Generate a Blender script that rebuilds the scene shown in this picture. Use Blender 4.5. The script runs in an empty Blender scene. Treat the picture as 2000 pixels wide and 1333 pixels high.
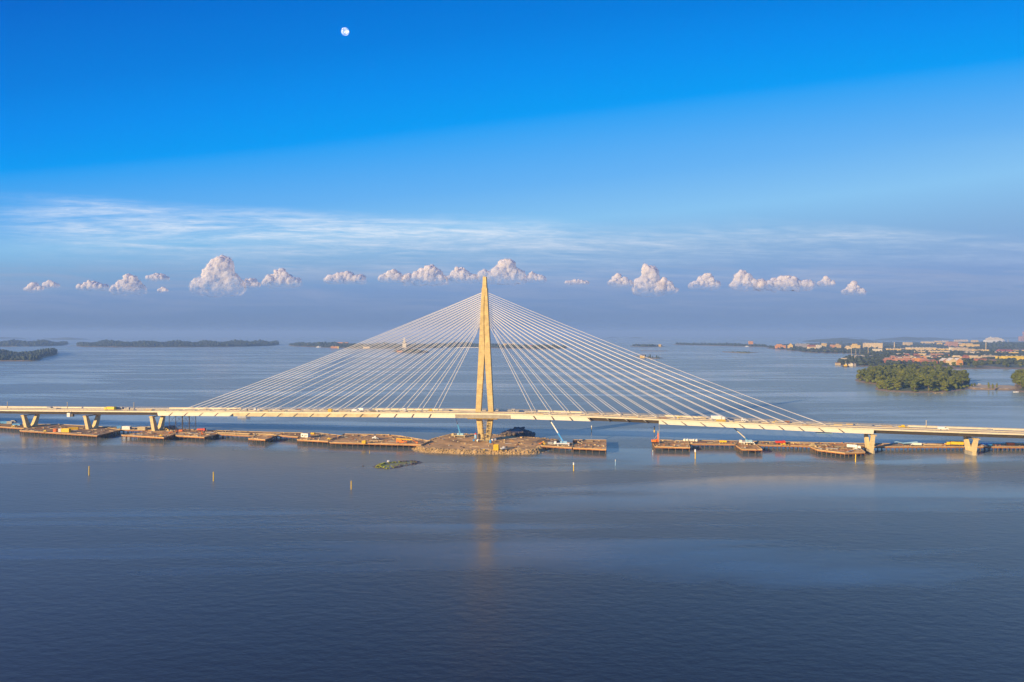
import bpy, math, random
import numpy as np
from mathutils import Vector, Matrix
R = math.radians
random.seed(7); rng = np.random.default_rng(7)
SC = bpy.context.scene
COL = SC.collection
F = 1333.333; CAM_H = 90.0; HY = 650.4; ER = 7.3e6     # focal length in photo pixels, eye height, eye level row, effective earth radius

def sea(x, y): return -(x*x + y*y)/(2*ER)
def dist_for(py, h=0.0):
    # depth at which a point h metres above the sea appears at photo row py
    k = (py - HY)/F
    a, b, c = 1/(2*ER), -k, CAM_H - h
    disc = b*b - 4*a*c
    if disc <= 0: return 34000.0
    return (-b - math.sqrt(disc))/(2*a)
def at(px, py, h=0.0):
    d = dist_for(py, h)
    x = (px - 1000)/F*d
    return Vector((x, d, sea(x, d) + h))

# ---------------------------------------------------------------- tagging
def tag(o, label=None, cat=None, group=None, kind=None):
    if label: o['label'] = label
    if cat: o['category'] = cat
    if group: o['group'] = group
    if kind: o['kind'] = kind
    return o
def empty(name, loc, rz=0.0, label=None, cat=None, group=None):
    o = bpy.data.objects.new(name, None); COL.objects.link(o)
    o.location = loc; o.rotation_euler = (0, 0, rz); o.empty_display_size = 1
    return tag(o, label, cat, group)
def rootloc(p):
    v = Vector((0, 0, 0))
    while p is not None:
        v += p.location; p = p.parent
    return v
KIDS = {}
def attach(o, parent):
    COL.objects.link(o)
    if parent is not None:
        o.parent = parent; KIDS.setdefault(parent.name, []).append(o)
    return o
def copy_tree(o, parent=None):
    c = o.copy(); attach(c, parent)
    for ch in KIDS.get(o.name, []): copy_tree(ch, c)
    return c
def dup(root, loc, rz=0.0, label=None, group=None, scale=None):
    c = copy_tree(root)
    c.location = loc; c.rotation_euler = (0, 0, rz)
    if scale is not None: c.scale = scale
    if label: c['label'] = label
    if group: c['group'] = group
    elif 'group' in c: del c['group']
    return c

# ---------------------------------------------------------------- mesh collector
class MB:
    def __init__(s): s.v = []; s.f = []; s.m = []
    def add(s, v, f, m=0):
        n = len(s.v); s.v += [tuple(p) for p in v]
        s.f += [tuple(i + n for i in q) for q in f]; s.m += [m]*len(f); return s
    def box(s, c, d, rz=0.0, m=0, taper=1.0):
        cx, cy, cz = c; a, b, h = d[0]/2, d[1]/2, d[2]/2; cs, sn = math.cos(rz), math.sin(rz)
        vs = []
        for z, t in ((-h, 1.0), (h, taper)):
            for x, y in ((-a, -b), (a, -b), (a, b), (-a, b)):
                x *= t; y *= t
                vs.append((cx + x*cs - y*sn, cy + x*sn + y*cs, cz + z))
        return s.add(vs, [(0,3,2,1),(4,5,6,7),(0,1,5,4),(1,2,6,5),(2,3,7,6),(3,0,4,7)], m)
    def prism(s, poly, z0, z1, m=0):
        # poly counter-clockwise (x, y)
        n = len(poly)
        ar = sum(poly[i][0]*poly[(i+1) % n][1] - poly[(i+1) % n][0]*poly[i][1] for i in range(n))
        if ar < 0: poly = poly[::-1]
        vs = [(p[0], p[1], z0) for p in poly] + [(p[0], p[1], z1) for p in poly]
        fs = [tuple(range(n))[::-1], tuple(range(n, 2*n))] + [(i, (i+1) % n, n + (i+1) % n, n + i) for i in range(n)]
        return s.add(vs, fs, m)
    def extr(s, prof, o, u, w, d, t, m=0):
        # profile points (a, b) -> o + a*u + b*w, extruded by t along d, centred
        o, u, w, d = Vector(o), Vector(u), Vector(w), Vector(d)
        n = len(prof)
        vs = [o + a*u + b*w - d*t/2 for a, b in prof] + [o + a*u + b*w + d*t/2 for a, b in prof]
        fs = [tuple(range(n)), tuple(range(n, 2*n))[::-1]] + [(i, n + i, n + (i+1) % n, (i+1) % n) for i in range(n)]
        return s.add(vs, fs, m)
    def tube(s, p0, p1, r0, r1=None, n=8, m=0, cap=True):
        if r1 is None: r1 = r0
        p0, p1 = Vector(p0), Vector(p1); d = (p1 - p0).normalized()
        u = d.cross(Vector((0, 0, 1)) if abs(d.z) < .95 else Vector((1, 0, 0))).normalized(); w = d.cross(u)
        vs = []
        for p, r in ((p0, r0), (p1, r1)):
            for i in range(n):
                a = 2*math.pi*i/n; vs.append(p + (u*math.cos(a) + w*math.sin(a))*r)
        fs = [(i, n + i, n + (i+1) % n, (i+1) % n) for i in range(n)]
        if cap: fs += [tuple(range(n)), tuple(range(n, 2*n))[::-1]]
        return s.add(vs, fs, m)
    def loft(s, rings, m=0, cap=True):
        n = len(rings[0]); vs = [p for r in rings for p in r]; fs = []
        for k in range(len(rings) - 1):
            for i in range(n):
                j = (i+1) % n
                fs.append((k*n+i, k*n+j, (k+1)*n+j, (k+1)*n+i))
        if cap: fs += [tuple(range(n))[::-1], tuple(range((len(rings)-1)*n, len(rings)*n))]
        return s.add(vs, fs, m)
    def rock(s, c, r, rr=None, m=0, sq=.7):
        rr = rr or random
        t = (1 + 5**.5)/2
        V = [(-1,t,0),(1,t,0),(-1,-t,0),(1,-t,0),(0,-1,t),(0,1,t),(0,-1,-t),(0,1,-t),(t,0,-1),(t,0,1),(-t,0,-1),(-t,0,1)]
        Fc = [(0,11,5),(0,5,1),(0,1,7),(0,7,10),(0,10,11),(1,5,9),(5,11,4),(11,10,2),(10,7,6),(7,1,8),(3,9,4),(3,4,2),(3,2,6),(3,6,8),(3,8,9),(4,9,5),(2,4,11),(6,2,10),(8,6,7),(9,8,1)]
        a = rr.uniform(0, 6.28); ca, sa = math.cos(a), math.sin(a); k = r/1.9; sx = rr.uniform(.8, 1.35)
        vs = []
        for x, y, z in V:
            q = k*rr.uniform(.75, 1.2); x *= q*sx; y *= q; z *= q*sq
            vs.append((c[0] + x*ca - y*sa, c[1] + x*sa + y*ca, c[2] + z))
        return s.add(vs, Fc, m)
    def build(s, name, mat, parent=None, world=False, smooth=False):
        me = bpy.data.meshes.new(name)
        off = rootloc(parent) if world else Vector((0, 0, 0))
        vs = s.v if off.length == 0 else [(p[0]-off.x, p[1]-off.y, p[2]-off.z) for p in s.v]
        me.from_pydata(vs, [], s.f)
        mats = mat if isinstance(mat, (list, tuple)) else [mat]
        for m in mats: me.materials.append(m)
        if len(mats) > 1: me.polygons.foreach_set('material_index', s.m)
        if smooth: me.polygons.foreach_set('use_smooth', [True]*len(me.polygons))
        me.update()
        o = bpy.data.objects.new(name, me)
        return attach(o, parent)

def fast_mesh(name, V, Fq, mat, smooth=False):
    # V (n,3), Fq (m,k) numpy arrays -> object
    me = bpy.data.meshes.new(name)
    n, (m, k) = len(V), Fq.shape
    me.vertices.add(n); me.vertices.foreach_set('co', V.astype(np.float32).ravel())
    me.loops.add(m*k); me.loops.foreach_set('vertex_index', Fq.astype(np.int32).ravel())
    me.polygons.add(m); me.polygons.foreach_set('loop_start', np.arange(0, m*k, k, dtype=np.int32))
    me.polygons.foreach_set('loop_total', np.full(m, k, dtype=np.int32))
    if smooth: me.polygons.foreach_set('use_smooth', np.ones(m, dtype=bool))
    me.update(calc_edges=True)
    for q in (mat if isinstance(mat, (list, tuple)) else [mat]): me.materials.append(q)
    return me

# ---------------------------------------------------------------- materials
class NT:
    def __init__(s, nt): s.nt = nt; s.n = nt.nodes; s.l = nt.links
    def __call__(s, typ, **kw):
        nd = s.n.new(typ)
        for k, v in kw.items():
            if k.startswith('i_'):
                key = k[2:]; key = int(key) if key.isdigit() else key.replace('_', ' ')
                inp = nd.inputs[key]
                if isinstance(v, bpy.types.NodeSocket): s.l.new(v, inp)
                else: inp.default_value = v
            else: setattr(nd, k, v)
        return nd
    def math(s, op, a, b=None, c=None, clamp=False):
        nd = s.n.new('ShaderNodeMath'); nd.operation = op; nd.use_clamp = clamp
        for i, v in enumerate((a, b, c)):
            if v is None: continue
            if isinstance(v, bpy.types.NodeSocket): s.l.new(v, nd.inputs[i])
            else: nd.inputs[i].default_value = v
        return nd.outputs[0]
    def mix(s, f, a, b, blend='MIX'):
        nd = s.n.new('ShaderNodeMix'); nd.data_type = 'RGBA'; nd.blend_type = blend
        for i, v in ((0, f), (6, a), (7, b)):
            if isinstance(v, bpy.types.NodeSocket): s.l.new(v, nd.inputs[i])
            else: nd.inputs[i].default_value = (v if i == 0 else (*v[:3], 1))
        return nd.outputs[2]
    def ramp(s, f, stops, interp='LINEAR'):
        nd = s.n.new('ShaderNodeValToRGB'); nd.color_ramp.interpolation = interp
        e = nd.color_ramp.elements
        while len(e) < len(stops): e.new(0.5)
        for q, (p, c) in zip(e, stops):
            q.position = p; q.color = (*c[:3], 1) if isinstance(c, (tuple, list)) else (c, c, c, 1)
        s.l.new(f, nd.inputs[0]); return nd.outputs[0]
def newmat(name):
    m = bpy.data.materials.new(name); m.use_nodes = True; nt = NT(m.node_tree)
    b = m.node_tree.nodes['Principled BSDF']; return m, nt, b
MATS = {}
def mat(name, col, rough=.75, var=.18, scale=.6, var2=None, metal=0.0, bump=0.0, coord='Object', bands=None):
    """rough outdoor surface: colour broken up by two scales of noise"""
    if name in MATS: return MATS[name]
    m, nt, b = newmat(name)
    tc = nt('ShaderNodeTexCoord').outputs['Object']
    n1 = nt('ShaderNodeTexNoise', i_Vector=tc, i_Scale=scale, i_Detail=6.0, i_Roughness=.65).outputs[0]
    lo = tuple(c*(1 - var) for c in col); hi = tuple(min(1, c*(1 + var)) for c in col)
    if var2: lo = var2
    c = nt.ramp(n1, [(.3, lo), (.7, hi)])
    if bands:
        sep = nt('ShaderNodeSeparateXYZ', i_0=tc).outputs[2]
        fr = nt.math('FRACT', nt.math('DIVIDE', sep, bands))
        ln = nt.math('LESS_THAN', fr, .07)
        c = nt.mix(nt.math('MULTIPLY', ln, .35), c, tuple(q*.55 for q in col))
        cell = nt('ShaderNodeTexWhiteNoise', noise_dimensions='1D', i_W=nt.math('FLOOR', nt.math('DIVIDE', sep, bands))).outputs[0]
        c = nt.mix(nt.math('MULTIPLY', cell, .22), c, tuple(q*.72 for q in col))
    nt.l.new(c, b.inputs['Base Color']); b.inputs['Roughness'].default_value = rough; b.inputs['Metallic'].default_value = metal
    if bump:
        bp = nt('ShaderNodeBump', i_Height=n1, i_Strength=bump, i_Distance=.3); nt.l.new(bp.outputs[0], b.inputs['Normal'])
    MATS[name] = m; return m
def vary(name, col, amt=.35, rough=.9, hue=.03):
    """foliage: colour varies per object, per clump and by slow noise; a little light passes through"""
    m, nt, b = newmat(name)
    tc = nt('ShaderNodeTexCoord').outputs['Object']
    ge = nt('ShaderNodeNewGeometry')
    oi = nt('ShaderNodeObjectInfo').outputs['Random']
    n1 = nt('ShaderNodeTexNoise', i_Vector=tc, i_Scale=.25, i_Detail=3.0).outputs[0]
    r = nt.math('ADD', nt.math('MULTIPLY', ge.outputs['Random Per Island'], .5), nt.math('MULTIPLY', oi, .5))
    v = nt.math('ADD', nt.math('MULTIPLY', r, 2*amt), 1 - amt)
    h = nt.math('ADD', .5 - hue, nt.math('MULTIPLY', n1, 2*hue))
    hs = nt('ShaderNodeHueSaturation', i_Hue=h, i_Value=v, i_Color=(*col, 1)).outputs[0]
    nt.l.new(hs, b.inputs['Base Color']); b.inputs['Roughness'].default_value = rough
    b.inputs['Specular IOR Level'].default_value = .2
    return m
SKYSTOPS = [(-.1,(116,142,184)),(.02,(118,145,187)),(.068,(128,160,207)),(.113,(134,178,222)),(.16,(138,198,244)),(.215,(104,182,248)),(.298,(50,166,250)),(.316,(0,159,250)),(.38,(0,145,244)),(.45,(0,129,229)),(.57,(0,108,211))]
SKY_MIX, SKY_GAIN, SKY_STR, SUN_E, EXPO = .996, 6.37, .10, 5.0, .65
WAVE = .15
WATER_A, WATER_B = (.009,.009,.010), (.045,.057,.075)
SHEEN = .11
HAZE_COL, HAZE_D, HAZE = (.38,.62,1.0), 1.15e-4, True
CABLE_R = .16
CLOUD_A = .76
# ---------------------------------------------------------------- palette
concrete = mat('pylon concrete', (.56, .425, .185), .8, .26, .3, bands=4.0)
conc_pier = mat('pier concrete', (.70, .56, .30), .8, .16, .5, bands=3.0)
conc_grey = mat('grey concrete', (.36, .33, .27), .85, .2, .4)
deckmat = mat('deck surface', (.40, .35, .27), .85, .3, .15)
edge_c = mat('edge beam concrete', (.68, .60, .42), .7, .12, .4)
fair_w = mat('white fairing', (.86, .80, .66), .45, .06, .3)
fair_t = mat('tan fairing sheeting', (.66, .56, .36), .55, .25, .22)
girder_m = mat('girder steel with painted shade', (.13, .11, .09), .6, .2, .3)  # steel grey darkened in colour to stand for shade under the deck edge
dark_steel = mat('dark steel', (.07, .06, .055), .6, .3, .6)
rust = mat('rusty steel', (.34, .15, .06), .85, .35, .5)
pile_m = mat('steel pile', (.13, .08, .05), .8, .35, .8)
timber = mat('weathered timber decking', (.56, .32, .115), .9, .5, .16, bump=.3)
timber_new = mat('fresh timber', (.60, .44, .22), .8, .2, 1.0)
road_t = mat('muddy trestle road', (.36, .215, .095), .95, .5, .14)
cable_m = mat('white cable sheath', (.85, .80, .72), .4, .03, .5)
white_p = mat('white paint', (.78, .77, .72), .4, .08, 1.0)
yellow_p = mat('yellow paint', (.80, .52, .02), .45, .12, .8)
orange_p = mat('orange paint', (.80, .20, .02), .45, .12, .8)
red_p = mat('red paint', (.60, .05, .02), .45, .12, .8)
blue_p = mat('blue paint', (.05, .28, .62), .4, .12, .8)
lblue_p = mat('pale blue paint', (.30, .52, .72), .4, .12, .8)
grey_p = mat('grey paint', (.34, .34, .33), .5, .12, .8)
tan_p = mat('tan paint', (.52, .42, .24), .6, .15, .8)
tyre_m = mat('tyre rubber', (.02, .02, .02), .9, .1, 1.0)
glass_m = mat('dark glass', (.03, .04, .05), .08, .1, 1.0)
gravel = mat('gravel fill', (.60, .355, .13), .95, .45, .07, bump=.4)
rock_m = mat('granite rock', (.44, .305, .14), .9, .55, .18, bump=.5)
rock_d = mat('dark wet rock', (.12, .095, .08), .8, .4, .35, bump=.5)
shore_m = mat('shore rock', (.27, .19, .10), .95, .3, .03)
ground_m = mat('grassy ground', (.09, .11, .045), .95, .4, .02)
moss_m = mat('mossy rock', (.30, .33, .03), .95, .4, .3, var2=(.10, .09, .03))
leaf_a = vary('deciduous leaves', (.098, .118, .020), .30)
leaf_b = vary('dark needles', (.045, .065, .028), .35)
leaf_c = vary('birch leaves', (.135, .15, .024), .3)
far_leaf = vary('distant woodland', (.045, .06, .035), .5)
bark = mat('bark', (.16, .12, .08), .9, .3, 1.0)
roof_d = mat('dark roof', (.12, .11, .12), .8, .2, .2)
roof_r = mat('red tile roof', (.30, .10, .05), .8, .2, .2)
roof_w = mat('pale roof', (.62, .58, .50), .7, .15, .2)
roof_b = mat('brown roof', (.20, .13, .09), .8, .2, .2)

def wallmat(name, col, wc=(.05, .06, .08), sx=3.2, sz=3.1, fw=.42, fh=.5):
    """facade with a grid of dark window openings, in metres along whichever way the wall faces"""
    m, nt, b = newmat(name)
    tc = nt('ShaderNodeTexCoord').outputs['Object']
    sep = nt('ShaderNodeSeparateXYZ', i_0=tc)
    nr = nt('ShaderNodeSeparateXYZ', i_0=nt('ShaderNodeTexCoord').outputs['Normal'])
    facex = nt.math('GREATER_THAN', nt.math('ABSOLUTE', nr.outputs[0]), .7)
    u = nt.math('ADD', nt.math('MULTIPLY', sep.outputs[0], nt.math('SUBTRACT', 1.0, facex)), nt.math('MULTIPLY', sep.outputs[1], facex))
    fu = nt.math('FRACT', nt.math('DIVIDE', nt.math('ADD', u, 500.0), sx)); fz = nt.math('FRACT', nt.math('DIVIDE', sep.outputs[2], sz))
    iu = nt.math('LESS_THAN', nt.math('ABSOLUTE', nt.math('SUBTRACT', fu, .5)), fw/2)
    iz = nt.math('LESS_THAN', nt.math('ABSOLUTE', nt.math('SUBTRACT', fz, .55)), fh/2)
    up = nt.math('LESS_THAN', nt.math('ABSOLUTE', nr.outputs[2]), .5)
    w = nt.math('MULTIPLY', nt.math('MULTIPLY', iu, iz), up)
    n1 = nt('ShaderNodeTexNoise', i_Vector=tc, i_Scale=.12, i_Detail=4.0).outputs[0]
    c = nt.ramp(n1, [(.3, tuple(q*.85 for q in col)), (.7, tuple(min(1, q*1.12) for q in col))])
    c = nt.mix(w, c, wc)
    nt.l.new(c, b.inputs['Base Color'])
    rg = nt.math('SUBTRACT', .85, nt.math('MULTIPLY', w, .7)); nt.l.new(rg, b.inputs['Roughness'])
    return m
W = {k: wallmat(k + ' facade', c) for k, c in dict(
    yellow=(.84, .58, .13), bright_yellow=(.85, .60, .03), cream=(.78, .60, .31), brick=(.42, .15, .07), pale_brick=(.52, .27, .15),
    orange=(.68, .30, .06), white=(.82, .72, .52), grey=(.40, .36, .32), ochre=(.66, .44, .14), red=(.55, .10, .06), beige=(.60, .48, .30)).items()}

# ---------------------------------------------------------------- world, sun, camera
SUN_EL, SUN_AZ = 14.0, 229.0     # azimuth clockwise from +Y: behind and to the left of the camera
sd = Vector((math.sin(R(SUN_AZ))*math.cos(R(SUN_EL)), math.cos(R(SUN_AZ))*math.cos(R(SUN_EL)), math.sin(R(SUN_EL))))
world = bpy.data.worlds.new('World'); SC.world = world; world.use_nodes = True
wn = NT(world.node_tree)
for n in list(wn.n): wn.n.remove(n)
sky = wn('ShaderNodeTexSky', sky_type='NISHITA', sun_disc=False, sun_elevation=R(SUN_EL), sun_rotation=R(SUN_AZ), altitude=50.0, air_density=1.0, dust_density=.6, ozone_density=2.0)
geo = wn('ShaderNodeTexCoord').outputs['Generated']
sp = wn('ShaderNodeSeparateXYZ', i_0=geo)
dx, dy, dz = sp.outputs
hor = wn.math('SQRT', wn.math('ADD', wn.math('MULTIPLY', dx, dx), wn.math('MULTIPLY', dy, dy)))
ady = wn.math('MAXIMUM', wn.math('MAXIMUM', wn.math('ABSOLUTE', dy), wn.math('MULTIPLY', hor, .6)), .02)
tanel = wn.math('DIVIDE', dz, ady); az = wn.math('DIVIDE', dx, ady)
# graded sky: a clear deep upper part above a tilted veil, stop positions are the (tilted) tan(elevation) + .1
tilt = wn.math('MULTIPLY', wn.math('MULTIPLY', az, .12), wn.math('MULTIPLY', tanel, 3.6, clamp=True))
tt_ = wn.math('SUBTRACT', tanel, tilt)
def lin(c): return tuple((v/255/12.92 if v <= 10 else ((v/255 + .055)/1.055)**2.4) for v in c)
grade = wn.ramp(wn.math('ADD', tt_, .1), [(max(0, p + .1), lin(c)) for p, c in SKYSTOPS])
side = wn.math('MULTIPLY_ADD', az, wn.math('SUBTRACT', .12, wn.math('MULTIPLY', wn.math('MINIMUM', tanel, .3), .4)), .97)
grade = wn.mix(1.0, grade, wn('ShaderNodeCombineXYZ', i_0=side, i_1=side, i_2=side).outputs[0], 'MULTIPLY')
base = wn.mix(SKY_MIX, sky.outputs[0], wn.mix(1.0, grade, (SKY_GAIN,)*3, 'MULTIPLY'))
# thin high cloud seen edge-on: noise on a plane far overhead
inv = wn.math('DIVIDE', 1.0, wn.math('MAXIMUM', tanel, .03))
cv = wn('ShaderNodeCombineXYZ', i_0=wn.math('MULTIPLY', wn.math('MULTIPLY', az, inv), .55), i_1=wn.math('MULTIPLY', inv, 1.15), i_2=3.1).outputs[0]
nz = wn('ShaderNodeTexNoise', i_Vector=cv, i_Scale=.55, i_Detail=9.0, i_Roughness=.62, i_Distortion=.5).outputs[0]
cv2 = wn('ShaderNodeCombineXYZ', i_0=wn.math('MULTIPLY', az, 7.0), i_1=wn.math('MULTIPLY', wn.math('MULTIPLY_ADD', az, .022, tanel), 105.0), i_2=.7).outputs[0]
nz2 = wn('ShaderNodeTexNoise', i_Vector=cv2, i_Scale=.75, i_Detail=10.0, i_Roughness=.68, i_Distortion=.9).outputs[0]
cv3 = wn('ShaderNodeCombineXYZ', i_0=wn.math('MULTIPLY', az, 2.6), i_1=wn.math('MULTIPLY', tanel, 16.0), i_2=1.7).outputs[0]
nz3 = wn('ShaderNodeTexNoise', i_Vector=cv3, i_Scale=1.0, i_Detail=3.0).outputs[0]
tl = wn.math('ADD', wn.math('ADD', tanel, wn.math('MULTIPLY', wn.math('SUBTRACT', nz3, .5), .06)), wn.math('MULTIPLY', wn.math('MULTIPLY_ADD', az, 1.0, .3), .030))
band = wn.ramp(tl, [(.070, 0.0), (.105, .60), (.135, .95), (.160, .90), (.186, .0)], 'EASE')
patch = wn.ramp(wn('ShaderNodeTexNoise', i_Vector=wn('ShaderNodeCombineXYZ', i_0=wn.math('MULTIPLY', az, 3.4), i_1=wn.math('MULTIPLY', tanel, 38.0), i_2=5.3).outputs[0], i_Scale=1.0, i_Detail=5.0, i_Roughness=.6, i_Distortion=.8).outputs[0], [(.36, .25), (.60, 1.0)])
sidem = wn.ramp(wn.math('MULTIPLY_ADD', az, .5, .5), [(.12, .15), (.20, .9), (.54, 1.0), (.60, .62), (.86, .35)])
cl = wn.math('MULTIPLY', wn.math('MULTIPLY', patch, sidem), wn.ramp(wn.math('ADD', wn.math('MULTIPLY', nz2, .75), wn.math('MULTIPLY', nz, .25)), [(.36, 0.0), (.49, .6), (.62, 1.0)]))
fine = wn('ShaderNodeTexNoise', i_Vector=wn('ShaderNodeCombineXYZ', i_0=wn.math('MULTIPLY', az, 26.0), i_1=wn.math('MULTIPLY', tanel, 210.0), i_2=9.0).outputs[0], i_Scale=1.0, i_Detail=6.0, i_Roughness=.65, i_Distortion=.6).outputs[0]
cl = wn.math('MULTIPLY', wn.math('MULTIPLY', cl, band), wn.ramp(fine, [(.34, .45), (.62, 1.0)]))
ccol = wn.ramp(tanel, [(.05, (.38, .48, .70)), (.11, (.55, .66, .84)), (.145, (.92, .95, 1.0))])
low = wn.math('MULTIPLY', wn.ramp(nz2, [(.42, 0.0), (.62, 1.0)]), wn.ramp(tanel, [(.015, 0.0), (.05, .30), (.085, .42), (.108, 0.0)], 'EASE'))
base = wn.mix(low, base, wn.mix(1.0, (.36, .42, .60), (SKY_GAIN,)*3, 'MULTIPLY'))
skyc = wn.mix(wn.math('MULTIPLY', cl, 1.05, clamp=True), base, wn.mix(1.0, ccol, (SKY_GAIN,)*3, 'MULTIPLY'))
bg = wn('ShaderNodeBackground', i_Color=skyc, i_Strength=SKY_STR)
out = wn('ShaderNodeOutputWorld', i_Surface=bg.outputs[0])

sun = bpy.data.lights.new('sun', 'SUN'); sun.energy = SUN_E; sun.angle = R(.55); sun.color = (1.0, .72, .36)
so = bpy.data.objects.new('sun', sun); COL.objects.link(so); so.rotation_euler = sd.to_track_quat('Z', 'Y').to_euler()
cam = bpy.data.cameras.new('camera'); co = bpy.data.objects.new('camera', cam); COL.objects.link(co)
co.location = (0, 0, CAM_H); co.rotation_euler = (R(90), 0, 0)
cam.lens = 24; cam.sensor_width = 36; cam.clip_start = 1; cam.clip_end = 400000
cam.shift_y = -(666.5 - HY)/2000
SC.camera = co
SC.view_settings.view_transform = 'Standard'; SC.view_settings.look = 'None'; SC.view_settings.exposure = EXPO; SC.view_settings.gamma = 1
SC.cycles.volume_bounces = 0; SC.cycles.max_bounces = 6; SC.cycles.transparent_max_bounces = 12
SC.cycles.use_denoising = True
SC.cycles.volume_step_rate = 5

# ---------------------------------------------------------------- sea
def make_water():
    radii = [0, 60, 120] + list(np.arange(200, 3000, 100)) + list(np.arange(3000, 12000, 300)) + list(np.arange(12000, 42001, 750))
    nseg = 192; V = [(0, 0, 0)]; Fc = []
    for r in radii[1:]:
        for i in range(nseg):
            a = 2*math.pi*i/nseg; V.append((r*math.sin(a), r*math.cos(a), -r*r/(2*ER)))
    for i in range(nseg): Fc.append((0, 1 + (i+1) % nseg, 1 + i))
    for k in range(len(radii) - 2):
        for i in range(nseg):
            j = (i+1) % nseg; a = 1 + k*nseg; b = a + nseg
            Fc.append((a+i, a+j, b+j, b+i))
    m, nt, b = newmat('sea water')
    tc = nt('ShaderNodeTexCoord').outputs['Object']
    # slow streaks of calmer and rougher water
    mp = nt('ShaderNodeMapping', i_Vector=tc, i_Rotation=(0, 0, R(-14)), i_Scale=(.0016, .0085, 1))
    st = nt('ShaderNodeTexNoise', i_Vector=mp.outputs[0], i_Scale=1.0, i_Detail=7.0, i_Roughness=.6, i_Distortion=1.6).outputs[0]
    mp2 = nt('ShaderNodeMapping', i_Vector=tc, i_Rotation=(0, 0, R(24)), i_Scale=(.0008, .0045, 1))
    st2 = nt('ShaderNodeTexNoise', i_Vector=mp2.outputs[0], i_Scale=1.0, i_Detail=5.0, i_Roughness=.55, i_Distortion=2.2).outputs[0]
    calm = nt.ramp(nt.math('ADD', nt.math('MULTIPLY', st, .5), nt.math('MULTIPLY', st2, .5)), [(.49, 0.0), (.565, 1.0)])
    w1 = nt('ShaderNodeTexNoise', i_Vector=nt('ShaderNodeMapping', i_Vector=tc, i_Rotation=(0, 0, R(12)), i_Scale=(.55, 1.0, 1)).outputs[0], i_Scale=.33, i_Detail=4.0, i_Roughness=.6).outputs[0]
    w2 = nt('ShaderNodeTexNoise', i_Vector=nt('ShaderNodeMapping', i_Vector=tc, i_Rotation=(0, 0, R(-25)), i_Scale=(.5, 1.0, 1)).outputs[0], i_Scale=.045, i_Detail=3.0).outputs[0]
    hgt = nt.math('ADD', w1, nt.math('MULTIPLY', w2, .8))
    bs = nt.math('SUBTRACT', WAVE, nt.math('MULTIPLY', calm, WAVE*.85))
    bp = nt('ShaderNodeBump', i_Height=hgt, i_Strength=bs, i_Distance=1.2)
    nt.l.new(bp.outputs[0], b.inputs['Normal'])
    nt.l.new(nt.math('SUBTRACT', .29, nt.math('MULTIPLY', calm, .13)), b.inputs['Roughness'])
    b.inputs['IOR'].default_value = 1.42
    b.inputs['Sheen Weight'].default_value = SHEEN; b.inputs['Sheen Roughness'].default_value = .35; b.inputs['Sheen Tint'].default_value = (.62, .80, .98, 1)
    col = nt.mix(calm, WATER_A, WATER_B)
    nt.l.new(col, b.inputs['Base Color'])
    me = bpy.data.meshes.new('water'); me.from_pydata(V, [], Fc); me.materials.append(m); me.polygons.foreach_set('use_smooth', [True]*len(me.polygons)); me.update()
    o = bpy.data.objects.new('water', me); COL.objects.link(o); tag(o, kind='structure')
make_water()

# ---------------------------------------------------------------- haze
def make_haze():
    m = bpy.data.materials.new('thin sea haze'); m.use_nodes = True; nt = NT(m.node_tree)
    nt.n.remove(m.node_tree.nodes['Principled BSDF'])
    pv = nt('ShaderNodeVolumePrincipled', i_Color=(*HAZE_COL, 1), i_Density=HAZE_D, i_Anisotropy=0.0)
    nt.l.new(pv.outputs[0], m.node_tree.nodes['Material Output'].inputs['Volume'])
    b = MB().box((0, 0, 5), (86000, 86000, 280)).build('haze', m)
    tag(b, kind='stuff')
if HAZE: make_haze()
# ================================================================ the bridge
def CY(X): return 550.9 - .155*X + 6e-5*X*X
ZT = [(-900,15.5),(-700,16.6),(-520,18.6),(-452,19.6),(-380,20.7),(-314,21.8),(-170,24.0),(-22,25.9),(60,25.2),(114,23.9),(190,21.6),(231,20.3),(268,19.4),(341,17.9),(420,16.6),(700,13.0)]
def CZ(X):
    for i in range(len(ZT) - 1):
        if X <= ZT[i+1][0] or i == len(ZT) - 2:
            x0, z0 = ZT[i]; x1, z1 = ZT[i+1]
            m0 = ((z1 - ZT[i-1][1])/(x1 - ZT[i-1][0])) if i > 0 else (z1 - z0)/(x1 - x0)
            m1 = ((ZT[i+2][1] - z0)/(ZT[i+2][0] - x0)) if i < len(ZT) - 2 else (z1 - z0)/(x1 - x0)
            h = x1 - x0; t = (X - x0)/h; t = max(0, min(1, t))
            return (2*t**3-3*t*t+1)*z0 + (t**3-2*t*t+t)*h*m0 + (-2*t**3+3*t*t)*z1 + (t**3-t*t)*h*m1
def frame(X):
    d = -.155 + 1.2e-4*X; n = math.hypot(1, d)
    l = Vector((1/n, d/n, 0)); t = Vector((-d/n, 1/n, 0))
    return Vector((X, CY(X), CZ(X))), l, t
def bp(X, off, dz):     # point of the bridge: off metres to the far side (+) or near side (-), dz from kerb height
    c, l, t = frame(X); return c + t*off + Vector((0, 0, dz))
def X_at_px(px, near=0.0):
    X = 0.0
    for _ in range(30):
        c, l, t = frame(X); p = c + t*near; X += ((px - 1000)/F*p.y - p.x)
    return X
HW = 10.2
PX = -22.0
bridge = empty('cable_stayed_bridge', (PX, CY(PX), 0), 0, 'long pale cable-stayed bridge crossing the whole bay on one needle-like concrete pylon', 'bridge')
def sweep(name, prof, X0, X1, m, step=8.0, parent=bridge):
    n = max(1, int(round((X1 - X0)/step))); rings = []
    for i in range(n + 1):
        X = X0 + (X1 - X0)*i/n; rings.append([bp(X, a, b) for a, b in prof])
    return MB().loft(rings).build(name, m, parent, world=True)
XL, XR = -760, 620
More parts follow.
